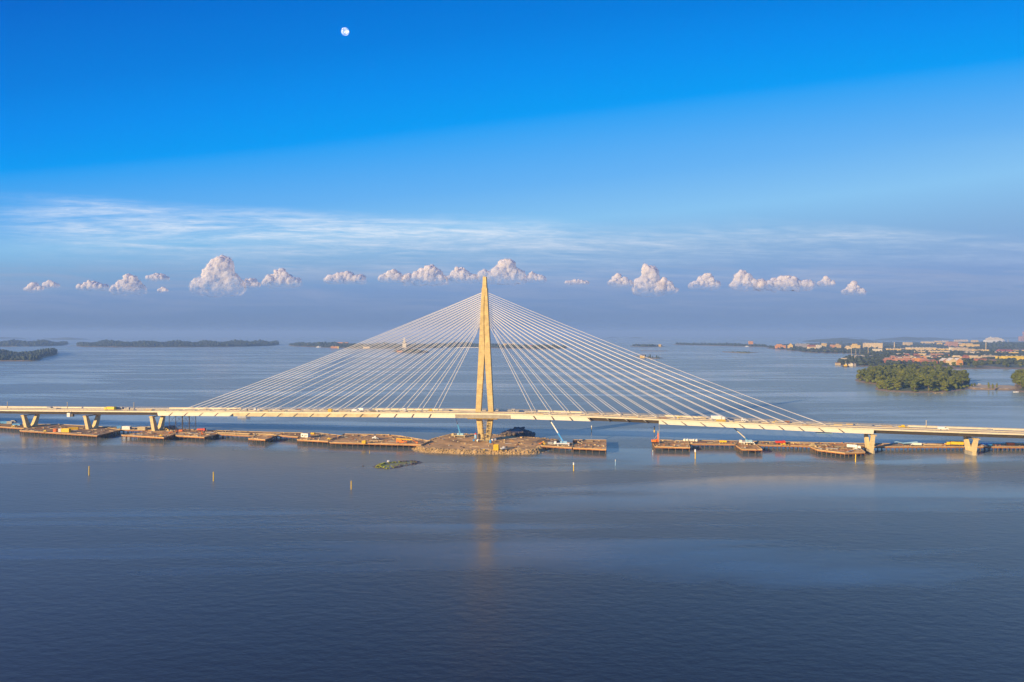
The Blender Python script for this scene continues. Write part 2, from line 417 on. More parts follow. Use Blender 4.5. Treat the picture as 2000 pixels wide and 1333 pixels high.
# carriageway slab, edge beams, inclined girder
deck = sweep('deck', [(-HW+.6, -.9), (-HW+.6, -.35), (HW-.6, -.35), (HW-.6, -.9)], XL, XR, deckmat)
for s in (-1, 1):
    sweep('edge_beam', [(s*(HW-.6), -1.25), (s*HW, -1.25), (s*HW, 0), (s*(HW-.6), 0)][::s], XL, XR, edge_c)
sweep('box_girder', [(-HW+1.4, -.9), (HW-1.4, -.9), (HW-4.6, -4.1), (-HW+4.6, -4.1)][::-1], XL, XR, girder_m)
sweep('track_slab', [(-1.2, -.35), (-1.2, -.05), (5.2, -.05), (5.2, -.35)][::-1], XL, XR, conc_grey)
sweep('kerb', [(-1.9, -.35), (-1.9, .35), (-1.5, .35), (-1.5, -.35)][::-1], XL, XR, edge_c)
# railings: posts every 4 m and four rails in one mesh per side
for s in (-1, 1):
    b = MB(); X = XL
    while X < XR:
        b.tube(bp(X, s*(HW-.2), 0), bp(X, s*(HW-.2), 1.25), .06, n=4, cap=False); X += 4
    for k in range(4):
        X = XL
        while X < XR - 1:
            b.tube(bp(X, s*(HW-.2), .3+.31*k), bp(X+12, s*(HW-.2), .3+.31*k), .045 + .03*(k == 3), n=4, cap=False); X += 12
    b.build('railing', tan_p, bridge, world=True)
# construction hoarding / mesh screens along parts of the far edge
for X0, X1 in ((-492, -400), (-398, -372), (-310, -240), (-120, -30), (20, 55), (120, 150), (300, 600)):
    sweep('parapet_screen', [(HW-.9, -.35), (HW-.9, .95), (HW-.75, .95), (HW-.75, -.35)][::-1], X0, X1, edge_c)

# cables and fairings ------------------------------------------------------
anch = {-1: [PX - 42.5 - 14.35*k for k in range(17)], 1: [PX + 41.5 + 14.15*k for k in range(17)]}
COVER = {-1: [(-1e9, 'w')], 1: []}
def fairing_kind(X):
    px = 1000 + F*X/(CY(X) - HW)
    if px < 307: return None
    if px < 455: return fair_w
    if px < 745: return fair_t
    if px < 889: return fair_w
    if px < 997: return 'pier'
    if px < 1157: return fair_w
    if px < 1287: return None
    if px < 1707: return fair_w
    return None
def fair_prof(s): return [(s*(HW-.35), -1.25), (s*(HW-.02), -1.28), (s*(HW-.9), -4.2), (s*(HW-1.3), -4.2), (s*(HW-1.3), -1.25)]
def cot(X): return max(.7, min(1.6, abs(X - PX)/(97 + 25*abs(X - PX)/270 - CZ(X))))*2.6
ends = {307: None, 455: None, 745: None, 889: None, 997: None, 1157: None, 1287: None, 1707: None}
endX = sorted(X_at_px(p, -HW) for p in ends)
cuts = sorted([(x, 'a') for q in anch.values() for x in q] + [(x, 'e') for x in endX])
for s in (-1, 1):
    for (x0, k0), (x1, k1) in zip(cuts, cuts[1:]):
        mk = fairing_kind((x0 + x1)/2)
        if mk is None or mk == 'pier' or x1 - x0 < 1.5: continue
        sgn = -1 if x0 < PX else 1        # panel ends slope with the cable
        # panel as skewed loft: ends lean along the cable direction; lower edge shifted outwards
        rings = []
        n = 3
        for i in range(n + 1):
            f = i/n; ring = []
            for a, b in fair_prof(s):
                lean = (-1.25 - b)/2.95*sgn
                xa = x0 + (.65 if k0 == 'a' else .02); xb = x1 - (.65 if k1 == 'a' else .02)
                la = (lean - .5*sgn)*cot(x0) if k0 == 'a' else 0; lb = (lean - .5*sgn)*cot(x1) if k1 == 'a' else 0
                ring.append(bp((xa + la)*(1-f) + (xb + lb)*f, a, b))
            rings.append(ring)
        MB().loft(rings).build('fairing_panel', mk, bridge, world=True)
c0 = bp(PX, 0, 0)
sweep('pylon_crossbeam', [(-HW-.05, -1.28), (HW+.05, -1.28), (HW-.6, -4.3), (-HW+.6, -4.3)][::-1], X_at_px(889.5, -HW), X_at_px(996.5, -HW), conc_grey)
sweep('pylon_collar', [(-HW-.7, -4.0), (HW+.7, -4.0), (HW-.4, -4.95), (-HW+.4, -4.95)][::-1], PX-12, PX+12, concrete, step=4)
cab_top = lambda k: 97.2 + (122.6 - 97.2)*k/16.0
def leg_off(h):   # outer half-width of the pylon along the bridge
    if h <= 25: return 4.55 + (7.35 - 4.55)*(h - 2)/23
    if h <= 126: return 7.35 + (2.15 - 7.35)*(h - 25)/101
    return 1.72 + (1.32 - 1.72)*(h - 126.3)/9.2
for sx in (-1, 1):
    for k, X in enumerate(anch[sx]):
        for s in (-1, 1):
            a = bp(X + sx*.2, s*(HW-.85), -2.6)
            h = cab_top(k); c, l, t = frame(PX)
            top = Vector((PX, CY(PX), h)) + l*sx*(leg_off(h) - .25) + t*s*1.3
            # shallow sag in six pieces
            L = (top - a).length; sag = L*L*.000028; b = MB(); prev = a
            for i in range(1, 9):
                f = i/8; q = a.lerp(top, f) - Vector((0, 0, 4*sag*f*(1-f))); b.tube(prev, q, CABLE_R, n=6, cap=False); prev = q
            cb = b.build('stay_cable', cable_m, bridge, world=True, smooth=True)
            d = (top - a).normalized()
            MB().tube(a, a + d*(3.2/max(d.z, .3) + 1.0), .26, n=8).build('anchor_tube', grey_p, cb, world=True)
            # anchorage bracket hanging in the slot between the fairing panels
            q_ = cot(X)/2; w = [(-.6 - sx*q_, -1.27), (.6 - sx*q_, -1.27), (.6 + sx*q_, -4.1), (-.6 + sx*q_, -4.1)]
            cc, ll, tt = frame(X)
            MB().extr(w, cc + tt*s*(HW-2.3), ll, Vector((0, 0, 1)), tt, 2.4).build('anchor_bracket', dark_steel, cb, world=True)

# pylon --------------------------------------------------------------------
c, l, t = frame(PX)
P0 = Vector((PX, CY(PX), 0))
pylon = MB()
hs = [1.2, 8, 16, 24.5]
def ring(h, a0, a1, d): return [P0 + l*a + t*b + Vector((0, 0, h)) for a, b in ((a0, -d), (a1, -d), (a1, d), (a0, d))]
for sx in (-1, 1):
    rings = []
    for h in [1.2, 13, 25]:
        o = leg_off(h); w = 4.2; a0, a1 = sorted((sx*o, sx*(o - w))); rings.append(ring(h, a0, a1, 2.1))
    for h in (40, 58, 74):
        o = leg_off(h); w = min(4.15 + (h - 25)*.016, o - .02); a0, a1 = sorted((sx*o, sx*(o - w))); rings.append(ring(h, a0, a1, 2.15))
    for h in (92, 110, 120):
        o = leg_off(h); w = o - (.55 if h < 118 else .25); a0, a1 = sorted((sx*o, sx*(o - w))); rings.append(ring(h, a0, a1, 2.3))
    MB().loft(rings).build('pylon_leg', concrete, bridge, world=True)
MB().loft([ring(74.5, -2.2, 2.2, 1.6), ring(119.9, -1.2, 1.2, 1.85)]).build('pylon_web', concrete, bridge, world=True)
head = MB().loft([ring(120.003, -leg_off(120), leg_off(120), 2.35), ring(126.2, -2.2, 2.2, 2.4)])
head.loft([ring(126.203, -1.75, 1.75, 2.3), ring(135.4, -1.3, 1.3, 2.0)])
hd = head.build('pylon_head', concrete, bridge, world=True)
MB().tube(P0 + Vector((0, 0, 135.4)), P0 + Vector((0, 0, 138.6)), .12, n=6).tube(P0 + Vector((-.9, 0, 135.4)), P0 + Vector((-.9, 0, 136.6)), .35, .25, n=6).build('beacon_mast', grey_p, hd, world=True)
pl = MB()
for sx in (-1, 1): pl.loft([ring(.6, *sorted((sx*.35, sx*5.2)), 3.1), ring(3.0, *sorted((sx*.35, sx*5.0)), 2.9)])
pl.build('pylon_plinth', white_p, bridge, world=True)
MB().box((P0.x, P0.y, 2.9), (1.2, 1.2, .8)).loft([ring(2.2, -6.4, 6.4, 4.2), ring(2.95, -6.4, 6.4, 4.2)]).build('pylon_footing', conc_grey, bridge, world=True)
# V shaped piers -------------------------------------------------------------
pier_px = [60, 180, 308, 1698, 1896]
pX = [X_at_px(p) for p in pier_px]; pX = [pX[0] - 145, pX[0] - 72] + pX + [pX[-1] + 73, pX[-1] + 146]
for i, X in enumerate(pX):
    cc, l_, t_ = frame(X); zt = cc.z - 4.9; zb = -1.5
    o = Vector((cc.x, cc.y, 0)); hh = zt
    T, Bm = 8.6, 4.4; ai, yi = 6.2, .13*hh
    pf = [(-Bm, zb), (Bm, zb), (T, zt), (ai, zt), (0, yi), (-ai, zt), (-T, zt)]
    b = MB()
    # two half plates either side of the notch keep every face convex
    b.extr([(-Bm, zb), (0, zb), (0, yi), (-ai, zt), (-T, zt)], o, t_, Vector((0, 0, 1)), l_, 3.0 if X < 0 else 2.1)
    b.extr([(0, zb), (Bm, zb), (T, zt), (ai, zt), (0, yi)], o, t_, Vector((0, 0, 1)), l_, 3.0 if X < 0 else 2.1)
    pr = b.build('v_pier', conc_pier, bridge, world=True)
    MB().extr([(-T+.5, zt-.9), (T-.5, zt-.9), (T-.5, zt-.25), (-T+.5, zt-.25)], o, t_, Vector((0, 0, 1)), l_, 1.2).build('tie_beam', dark_steel, pr, world=True)
    for s in (-1, 1):
        q = o + t_*s*(T-1.6) + Vector((0, 0, zt - .55))
        mb = MB().extr([(-1.9, -.35), (1.9, -.35), (1.9, .1), (-1.9, .1)], q, t_, Vector((0, 0, 1)), l_, 3.6)
        for ax in (-1.7, 1.7):
            for bx in (-1.8, 0, 1.8): mb.tube(q + t_*bx + l_*ax, q + t_*bx + l_*ax + Vector((0, 0, .95)), .05, n=4)
        mb.build('work_platform', timber_new, pr, world=True)
        MB().extr([(-.7, .1), (.7, .1), (.7, .82), (-.7, .82)], q, t_, Vector((0, 0, 1)), l_, 1.6).build('bearing', dark_steel, pr, world=True)
    if pier_px[max(0, min(4, i-2))] > 1600:
        mb = MB().extr([(-Bm-.3, -1.2), (Bm+.3, -1.2), (Bm+.3, 2.6), (-Bm-.3, 2.6)], o, t_, Vector((0, 0, 1)), l_, 3.9)
        mb.build('pier_collar', conc_grey, pr, world=True)

# ================================================================ islands and jetties
def smooth_poly(pts, n=2):
    P = [Vector((p[0], p[1])) for p in pts]
    for _ in range(n):
        Q = []
        for i in range(len(P)):
            a, b = P[i], P[(i+1) % len(P)]; Q += [a*.75 + b*.25, a*.25 + b*.75]
        P = Q
    return P
def resample(P, step):
    out = []
    for i in range(len(P)):
        a, b = P[i], P[(i+1) % len(P)]; L = (b - a).length; k = max(1, int(L/step))
        for j in range(k): out.append(a.lerp(b, j/k))
    return out
def inside(x, y, P):
    c = False; n = len(P); j = n - 1
    for i in range(n):
        xi, yi = P[i][0], P[i][1]; xj, yj = P[j][0], P[j][1]
        if (yi > y) != (yj > y) and x < (xj - xi)*(y - yi)/(yj - yi) + xi: c = not c
        j = i
    return c
def edge_dist(x, y, PA):
    # PA numpy (n,2)
    A = PA; B = np.roll(PA, -1, axis=0); d = B - A
    w = np.array([x, y]) - A; tt = np.clip((w*d).sum(1)/np.maximum((d*d).sum(1), 1e-9), 0, 1)
    q = A + d*tt[:, None] - np.array([x, y]); return math.sqrt((q*q).sum(1).min())
ISL = {}
def relief(x, y):
    if np.max(y) < 1500: return 1.0
    return np.clip(.95 + .32*np.sin(x/210. + y/330. + 1) + .22*np.sin(x/97. - y/150.) + .12*np.sin(x/41. + y/60.), .35, 1.5)
def land(name, pts, prof, mats, step=None, jit=.3, split=1.6, key=None):
    """terrain sheet: pts are ground points, prof(distance from shore) -> height. One mesh, rock near the water and ground inland"""
    P = smooth_poly(pts); per = sum((P[i] - P[(i+1) % len(P)]).length for i in range(len(P)))
    step = step or max(2.0, per/220)
    P = resample(P, step)
    P = [p + Vector((random.uniform(-1, 1), random.uniform(-1, 1)))*step*jit for p in P]
    PA = np.array([[p.x, p.y] for p in P])
    x0, y0 = PA.min(0); x1, y1 = PA.max(0)
    # grid clipped to the outline, sinking below the water outside it
    nx = int(min(150, max(24, (x1-x0)/step))); ny = int(min(90, max(16, (y1-y0)/step)))
    m = 2
    xs = np.linspace(x0 - (x1-x0)/nx*m, x1 + (x1-x0)/nx*m, nx + 2*m); ys = np.linspace(y0 - (y1-y0)/ny*m, y1 + (y1-y0)/ny*m, ny + 2*m)
    V = np.zeros((len(ys), len(xs), 3)); D = np.zeros((len(ys), len(xs)))
    A = PA; B = np.roll(PA, -1, axis=0); dd = B - A; L2 = np.maximum((dd*dd).sum(1), 1e-9)
    XX, YY = np.meshgrid(xs, ys)
    for j in range(len(ys)):
        q = np.stack([XX[j], YY[j]], 1)
        w = q[:, None, :] - A[None]; tt = np.clip((w*dd[None]).sum(2)/L2[None], 0, 1)
        r = w - dd[None]*tt[..., None]; dist = np.sqrt((r*r).sum(2)).min(1)
        yi = A[:, 1][None]; yj = B[:, 1][None]; xi = A[:, 0][None]; xj = B[:, 0][None]
        Y = q[:, 1][:, None]; Xq = q[:, 0][:, None]
        with np.errstate(divide='ignore', invalid='ignore'):
            cr = ((yi > Y) != (yj > Y)) & (Xq < (xj - xi)*(Y - yi)/(yj - yi) + xi)
        ins = cr.sum(1) % 2 == 1
        D[j] = np.where(ins, dist, -dist)
    Z = np.vectorize(prof)(D)
    Z = np.where(Z > 1.2, 1.2 + (Z - 1.2)*relief(XX, YY), Z)
    Z = Z + sea(XX, YY) + rng.uniform(-.5, .5, Z.shape)*np.clip(D*.03, 0, .5)
    V = np.stack([XX, YY, Z], 2).reshape(-1, 3)
    nxx = len(xs); Fc = []; mi = []
    for j in range(len(ys) - 1):
        for i in range(nxx - 1):
            if max(D[j, i], D[j, i+1], D[j+1, i], D[j+1, i+1]) < -2.2*max(step, (x1-x0)/nx): continue
            a = j*nxx + i; Fc.append((a, a+1, a+nxx+1, a+nxx)); mi.append(0 if min(D[j, i], D[j+1, i+1]) < split else 1)
    me = bpy.data.meshes.new(name); me.from_pydata(V.tolist(), [], Fc)
    for q in mats: me.materials.append(q)
    me.polygons.foreach_set('material_index', mi if len(mats) > 1 else [0]*len(mi)); me.polygons.foreach_set('use_smooth', [True]*len(mi)); me.update()
    o = bpy.data.objects.new(name, me); COL.objects.link(o); tag(o, kind='structure')
    ISL[key or name] = (P, prof)
    return P
def px_poly(L, h=0.0): return [at(x, y, h).xy for x, y in L]

# island under the pylon
works = [(806,879),(815,870),(845,860),(872,853),(889,851.5),(930,852),(968,853),(1003,857.5),(1041,858.5),(1084,862),(1104,866),(1068,874),(1061,884),(1026,888),(954,887),(902,887),(871,885.5),(828,884)]
def prof_works(d): return max(-2.0, min(2.3, -1.0 + d*1.1)) if d < 3 else 2.3 + (.35 if d > 5 else (d-3)*.17)
WP = land('works_island_ground', px_poly(works, .3), prof_works, [rock_m, gravel], step=2.2, jit=.25, split=4.0)
b = MB(); rr = random.Random(3)
def riprap(P, b, n_per, r0, r1, dout=1.5, din=5.5, z=0.2, prof=prof_works, sel=None):
    PA = np.array([[p.x, p.y] for p in P]); cen = PA.mean(0)
    for i in range(len(P)):
        a, q = P[i], P[(i+1) % len(P)]
        e = (q - a); L = max(e.length, 1e-6); nrm = Vector((-e.y, e.x))/L
        mid = (a + q)/2
        if not inside(mid.x + nrm.x*2, mid.y + nrm.y*2, P): nrm = -nrm
        if sel and not sel(mid): continue
        for _ in range(max(1, int(L*n_per))):
            d = rr.uniform(-dout, din); f = rr.random(); p = a.lerp(q, f) + nrm*d
            r = rr.uniform(r0, r1); b.rock((p.x, p.y, max(-.3, prof(max(d, -1))) + r*.15 + sea(p.x, p.y)), r, rr)
riprap(WP, b, 9.0, .28, .85)
tag(b.build('riprap_rocks', rock_m), kind='stuff')
# gravel heaps and dark spoil heaps on the island
def heap(px, py, wx, wy, hz, m, label, cat='heap', h=2.6, group=None):
    p = at(px, py, h); b = MB(); nr, ns = 6, 18; rings = []
    ph = [random.uniform(0, 6.28) for _ in range(4)]
    for k in range(nr):
        f = k/(nr-1); rr_ = (1 - f)**.8
        rg = []
        for i in range(ns):
            a = 2*math.pi*i/ns; w = 1 + .16*math.sin(2*a + ph[0]) + .1*math.sin(3*a + ph[1]) + random.uniform(-.07, .07)
            rg.append((wx/2*w*max(rr_, .04)*math.cos(a), wy/2*w*max(rr_, .04)*math.sin(a), -.1 + hz*(f**1.3)*random.uniform(.85, 1.1)))
        rings.append(rg)
    b.loft(rings)
    o = b.build('spoil_heap' if cat == 'heap' else 'rock_outcrop', m); o.location = p
    return tag(o, label, cat, group)
heap(1060, 863, 16, 7, 2.4, rock_d, 'broad dark spoil heap beside the yellow digger right of the pylon')
heap(1082, 866, 14, 6, 2.2, rock_d, 'dark rubble heap at the right end of the works island')
heap(1012, 878, 9, 5, 1.7, rock_m, 'low brown rubble heap beside the white wheel loader')
heap(884, 862, 10, 3, .7, rock_d, 'flat dark pile of steel on open ground left of the pylon')
heap(1000, 862, 13, 4, .7, gravel, 'flat brown gravel heap just right of the pylon foot')
# natural skerry behind the island
sk = [(972,853),(985,846),(1003,843),(1020,841.5),(1034,846),(1046,850.5),(1038,855),(1020,857),(1000,858),(985,857)]
SKP = land('rocky_skerry', px_poly(sk, 0), lambda d: max(-2, min(-.4 + d*.5, 4.2)), [rock_d, rock_d], step=2.0, jit=.35)
b = MB(); riprap(SKP, b, 2.2, .8, 2.2, 1, 9, prof=lambda d: min(.4*max(d, 0), 3.6)); tag(b.build('skerry_boulders', rock_d), kind='stuff')
# mossy islet in front
ms = [(732,914),(735,909.5),(745,906),(762,904.5),(790,901.5),(806,900.5),(822,903.5),(814,906.5),(795,909),(772,914),(755,916.5)]
MSP = land('mossy_islet', px_poly(ms, 0), lambda d: max(-1, min(-.25 + d*.32, .9)), [rock_d, moss_m], step=1.1, jit=.4, split=1.0)
mx = at(775, 908, 0).x; pf_ = lambda d: min(.25*max(d, 0), .7)
b = MB(); riprap(MSP, b, 1.8, .25, .9, .8, 3, prof=pf_, sel=lambda m: m.x < mx); tag(b.build('mossy_stones', moss_m), kind='stuff')
b = MB(); riprap(MSP, b, 1.6, .25, .8, .8, 3, prof=pf_, sel=lambda m: m.x >= mx); tag(b.build('islet_stones', rock_d), kind='stuff')
bb = MB().rock((0, 0, .5), 1.1).build('pale_boulder', white_p); bb.location = at(758.5, 902.5, 0); tag(bb, 'rounded white boulder standing in the water behind the mossy islet', 'boulder')
bb = MB().rock((0, 0, .2), .8, sq=.5).build('awash_stone', rock_d); bb.location = at(709, 911, 0); tag(bb, 'small dark stone awash left of the mossy islet', 'boulder')

# ---- piled jetties
jn = [0]
JPOLY = []
def seg_pts(a, b, step):
    L = (b - a).length; k = max(1, int(round(L/step))); return [a.lerp(b, i/k) for i in range(k)]
def jetty(label, L, mtop=timber, step=4.6, h=3.25, name='piled_jetty', kerb=True, maxp=96, ext=None):
    jn[0] += 1; h = h + .03*(jn[0] % 5)
    P = [at(x, y, h).xy for x, y in L]
    cx = sum(p.x for p in P)/len(P); cy = sum(p.y for p in P)/len(P)
    root = empty(name, (cx, cy, 0), 0, label, 'jetty', 'piled work jetties under the bridge')
    MB().prism([(p.x, p.y) for p in P], h - .35, h).build('jetty_deck', mtop, root, world=True)
    # girders just below
    JPOLY.append(([(p.x, p.y) for p in P], h)); cen = Vector((cx, cy)); Pi = [p.lerp(cen, .012) for p in P]
    MB().prism([(p.x, p.y) for p in Pi], h - 1.05, h - .353).build('girder_grid', rust, root, world=True)
    kb = MB()
    for i in range(len(P)):
        a, b = P[i], P[(i+1) % len(P)]; d = (b - a)
        if d.length < 1: continue
        m = (a + b)/2; kb.box((m.x, m.y, h + .17), (d.length, .3, .3), math.atan2(d.y, d.x))
    if kerb: kb.build('timber_kerb', timber_new, root, world=True)
    pts = []
    for i in range(len(P)): pts += seg_pts(P[i], P[(i+1) % len(P)], step)
    # inner row too
    if len(pts) > maxp: pts = pts[::max(1, len(pts)//maxp + 1)]
    proto = None
    for q in pts:
        q = q.lerp(cen, .02) + Vector((random.uniform(-.2, .2), random.uniform(-.2, .2)))
        if proto is None:
            proto = MB().tube((0, 0, -2.5), (0, 0, h - 1.05), .33, n=8).build('pile', pile_m, root); o = proto
        else: o = proto.copy(); attach(o, root)
        o.location = Vector((q.x, q.y, 0)) - root.location
        o.location.z = 0
    return root
J = jetty
J('long jetty leaving the left edge of the picture under the bridge', [(-110,826),(-110,815),(0,825),(50,829.5),(60,834),(49,837.5)], road_t)
J('wide jetty with the yellow container between the two leftmost V piers', [(38,841.5),(172,850.2),(190,851.5),(236,840.2),(200,834.2),(112,829.2),(50,829.8),(52,836)], road_t)
J('narrow jetty with the white container between the second and third V piers', [(200,834.2),(232,840),(345,841.5),(345,837.5),(298,837),(240,835)], road_t)
J('pointed timber jetty around the foot of the third V pier', [(237,850.2),(320,855.4),(343,848),(343,842),(300,843),(283,844)], timber)
J('cluttered timber jetty under the steel scaffold tower', [(343,851.2),(399,854.6),(428,847.5),(420,841.5),(345,838.2)], timber)
J('long dark jetty between the scaffold tower and the white cabin', [(424,848),(486,851.6),(540,850.5),(582,854),(632,846.6),(520,844.6),(416,841)], road_t)
J('short timber jetty sticking out left of the white cabin', [(485,857.3),(518,859.4),(541,851),(506,848.5)], timber)
J('square timber jetty carrying the white cabin', [(580,859.3),(641,862.6),(679,853),(632,847.2),(600,847)], timber)
J('broad timber jetty reaching the works island from the left', [(643,864.6),(800,868.6),(822,869.6),(840,862),(782,852),(752,849.4),(672,848)], timber)
J('narrow jetty leaving the works island to the right', [(1056,871),(1117,875),(1119,866.5),(1100,864.5)], road_t)
J('timber jetty ending in open water right of the works island', [(1119,875.4),(1184,878.4),(1184,860),(1119,859.8)], timber, step=5.5)
J('timber jetty with the orange piling rig facing the open gap', [(1273.5,863),(1279,873),(1348,874.8),(1343,861.8),(1289,859.8)], timber, step=5.5)
J('straight jetty carrying the white sacks right of the piling rig', [(1347,867.4),(1436,868.4),(1441,861.8),(1343,860.4)], road_t, step=4)
J('small stepped timber jetty below the pale blue crane boom', [(1437,870.5),(1449,878.2),(1489,878.6),(1476,869),(1468,862.2),(1441,861.9)], timber)
J('straight jetty carrying the red tipper truck', [(1476,869.4),(1586,872),(1600,865),(1468,862.4)], road_t, step=3.2)
J('wide ragged timber jetty beside the fourth V pier', [(1582,873),(1596,879),(1650,885.6),(1690,884),(1678,875),(1690,872.5),(1690,866.6),(1600,865)], timber, step=3.4)
J('straight jetty carrying the yellow trailer between the two rightmost V piers', [(1704,873),(1884,873),(1884,867),(1704,866.8)], road_t, step=3.4)
J('straight jetty leaving the right edge of the picture', [(1886,873.2),(2160,874),(2160,868),(1886,867.2)], road_t, step=3.4)
# ================================================================ things on the bridge and the jetties
# every prototype is built far below the sea and deleted afterwards; x is forward, z up, origin on the ground
PROTO = []
def proto(name, cat): 
    r = empty(name, (0, 0, -900), 0, 'prototype', cat); PROTO.append(r); return r
def wheels(root, xs, y, r=.48, w=.32, name='wheel'):
    for x in xs:
        for s in (-1, 1):
            o = MB().tube((x, s*y - w/2, r), (x, s*y + w/2, r), r, n=12).build(name, tyre_m, root)
            MB().tube((x, s*y - w/2 - .01, r), (x, s*y + w/2 + .01, r), r*.5, n=10).build('rim', grey_p, o)
def p_container(m, L=6.06, Wd=2.44, H=2.6, name='container', cat='container'):
    r = proto(name, cat); b = MB().box((0, 0, H/2 + .1), (L - .1, Wd - .1, H - .2))
    n = int(L/.3)
    for i in range(n):
        x = -L/2 + .3 + i*(L - .6)/max(1, n-1)
        for s in (-1, 1): b.box((x, s*(Wd/2 - .04), H/2 + .1), (.14, .06, H - .45))
    b.build('box_wall', m, r)
    f = MB()
    for x in (-1, 1):
        for y in (-1, 1): f.box((x*(L/2 - .08), y*(Wd/2 - .08), H/2 + .1), (.16, .16, H))
        f.box((x*(L/2 - .08), 0, .12), (.15, Wd - .33, .2)).box((x*(L/2 - .08), 0, H + .02), (.15, Wd - .33, .14))
    for y in (-1, 1): f.box((0, y*(Wd/2 - .08), .12), (L - .33, .14, .2)).box((0, y*(Wd/2 - .08), H + .02), (L - .33, .14, .14))
    f.build('corner_frame', m, r)
    d = MB().box((L/2 - .01, -.57, H/2 + .1), (.06, 1.05, H - .4)).box((L/2 - .01, .57, H/2 + .1), (.06, 1.05, H - .4))
    for y in (-.8, -.35, .35, .8): d.tube((L/2 + .05, y, .3), (L/2 + .05, y, H - .1), .03, n=6)
    d.build('door', grey_p if m is white_p else m, r); return r
def p_cabin(m, L=7, Wd=3, H=3, name='site_cabin'):
    r = proto(name, 'cabin'); MB().box((0, 0, H/2 + .25), (L, Wd, H - .3)).build('wall', m, r)
    MB().box((0, 0, H + .2), (L + .25, Wd + .25, .16)).build('roof', grey_p, r)
    for x in (-L*.27, L*.24):
        w = MB().box((x, -Wd/2 - .02, H*.58), (1.3, .06, 1.0)).build('window', glass_m, r)
        MB().box((x, -Wd/2 - .03, H*.58 - .58), (1.5, .1, .1)).build('sill', grey_p, w)
    MB().box((0.0, -Wd/2 - .02, 1.2), (.9, .05, 2.0)).build('door', grey_p, r)
    sk_ = MB()
    for x in (-L/2 + .6, L/2 - .6): sk_.box((x, 0, .05), (.25, Wd, .1))
    sk_.build('skid', dark_steel, r); return r
def p_van(m=white_p, L=5.6, H=2.4, name='van'):
    r = proto(name, 'van'); w = 1.95
    pf = [(-L/2, .4), (L/2, .4), (L/2, 1.05), (L/2 - .75, 1.25), (L/2 - 1.55, H - .15), (L/2 - 2.1, H), (-L/2 + .1, H), (-L/2, H - .4)]
    MB().extr(pf, (0, 0, 0), (1, 0, 0), (0, 0, 1), (0, 1, 0), w).build('body', m, r)
    MB().extr([(L/2 - .80, 1.32), (L/2 - 1.5, H - .22), (L/2 - 1.46, H - .18), (L/2 - .74, 1.32)], (0, 0, 0), (1, 0, 0), (0, 0, 1), (0, 1, 0), w*.86).build('windscreen', glass_m, r)
    for s in (-1, 1): MB().box((L/2 - 1.75, s*w/2, 1.65), (.85, .04, .55)).build('side_window', glass_m, r)
    for s in (-1, 1): MB().box((L/2 + .01, s*.7, .85), (.05, .32, .2)).build('headlight', white_p, r)
    wheels(r, (-L/2 + 1.1, L/2 - 1.0), w/2 - .1, .36, .24); return r
def p_truck(cabm, boxm, L=9.5, H=3.6, kind='box', name='lorry'):
    r = proto(name, 'lorry'); w = 2.5
    MB().extr([(L/2 - 2.1, .7), (L/2, .7), (L/2, 1.7), (L/2 - .25, 2.9), (L/2 - .6, 3.0), (L/2 - 2.1, 3.0)], (0, 0, 0), (1, 0, 0), (0, 0, 1), (0, 1, 0), w - .1).build('cab', cabm, r)
    MB().extr([(L/2 + .02, 1.75), (L/2 - .19, 2.7), (L/2 - .15, 2.72), (L/2 + .06, 1.75)], (0, 0, 0), (1, 0, 0), (0, 0, 1), (0, 1, 0), w*.84).build('windscreen', glass_m, r)
    MB().box((-.3, 0, .85), (L - .8, .9, .3)).build('chassis', dark_steel, r)
    bl = L - 2.5
    if kind == 'box':
        MB().box((-L/2 + bl/2, 0, (H + 1.05)/2), (bl, w, H - 1.05)).build('box_body', boxm, r)
    elif kind == 'tipper':
        MB().extr([(-L/2, 1.1), (-L/2 + bl, 1.1), (-L/2 + bl + .1, 2.7), (-L/2 - .4, 2.5)], (0, 0, 0), (1, 0, 0), (0, 0, 1), (0, 1, 0), w).build('tipper_body', boxm, r)
    elif kind == 'mixer':
        b = MB(); rs = []
        for x, q in ((-L/2 - .1, .55), (-L/2 + 1.2, 1.05), (-L/2 + 3.2, 1.2), (-L/2 + 5, .95), (-L/2 + 6, .5)):
            rs.append([(x, q*math.cos(a*math.pi/7), 2.35 - .06*(x + L/2) + q*math.sin(a*math.pi/7)) for a in range(14)])
        b.loft(rs).build('mixer_drum', boxm, r)
    else:
        MB().box((-L/2 + bl/2, 0, 1.15), (bl, w, .2)).build('flat_bed', boxm, r)
    wheels(r, (-L/2 + 1.0, -L/2 + 2.3, L/2 - 1.3), w/2 - .2, .5, .35); return r
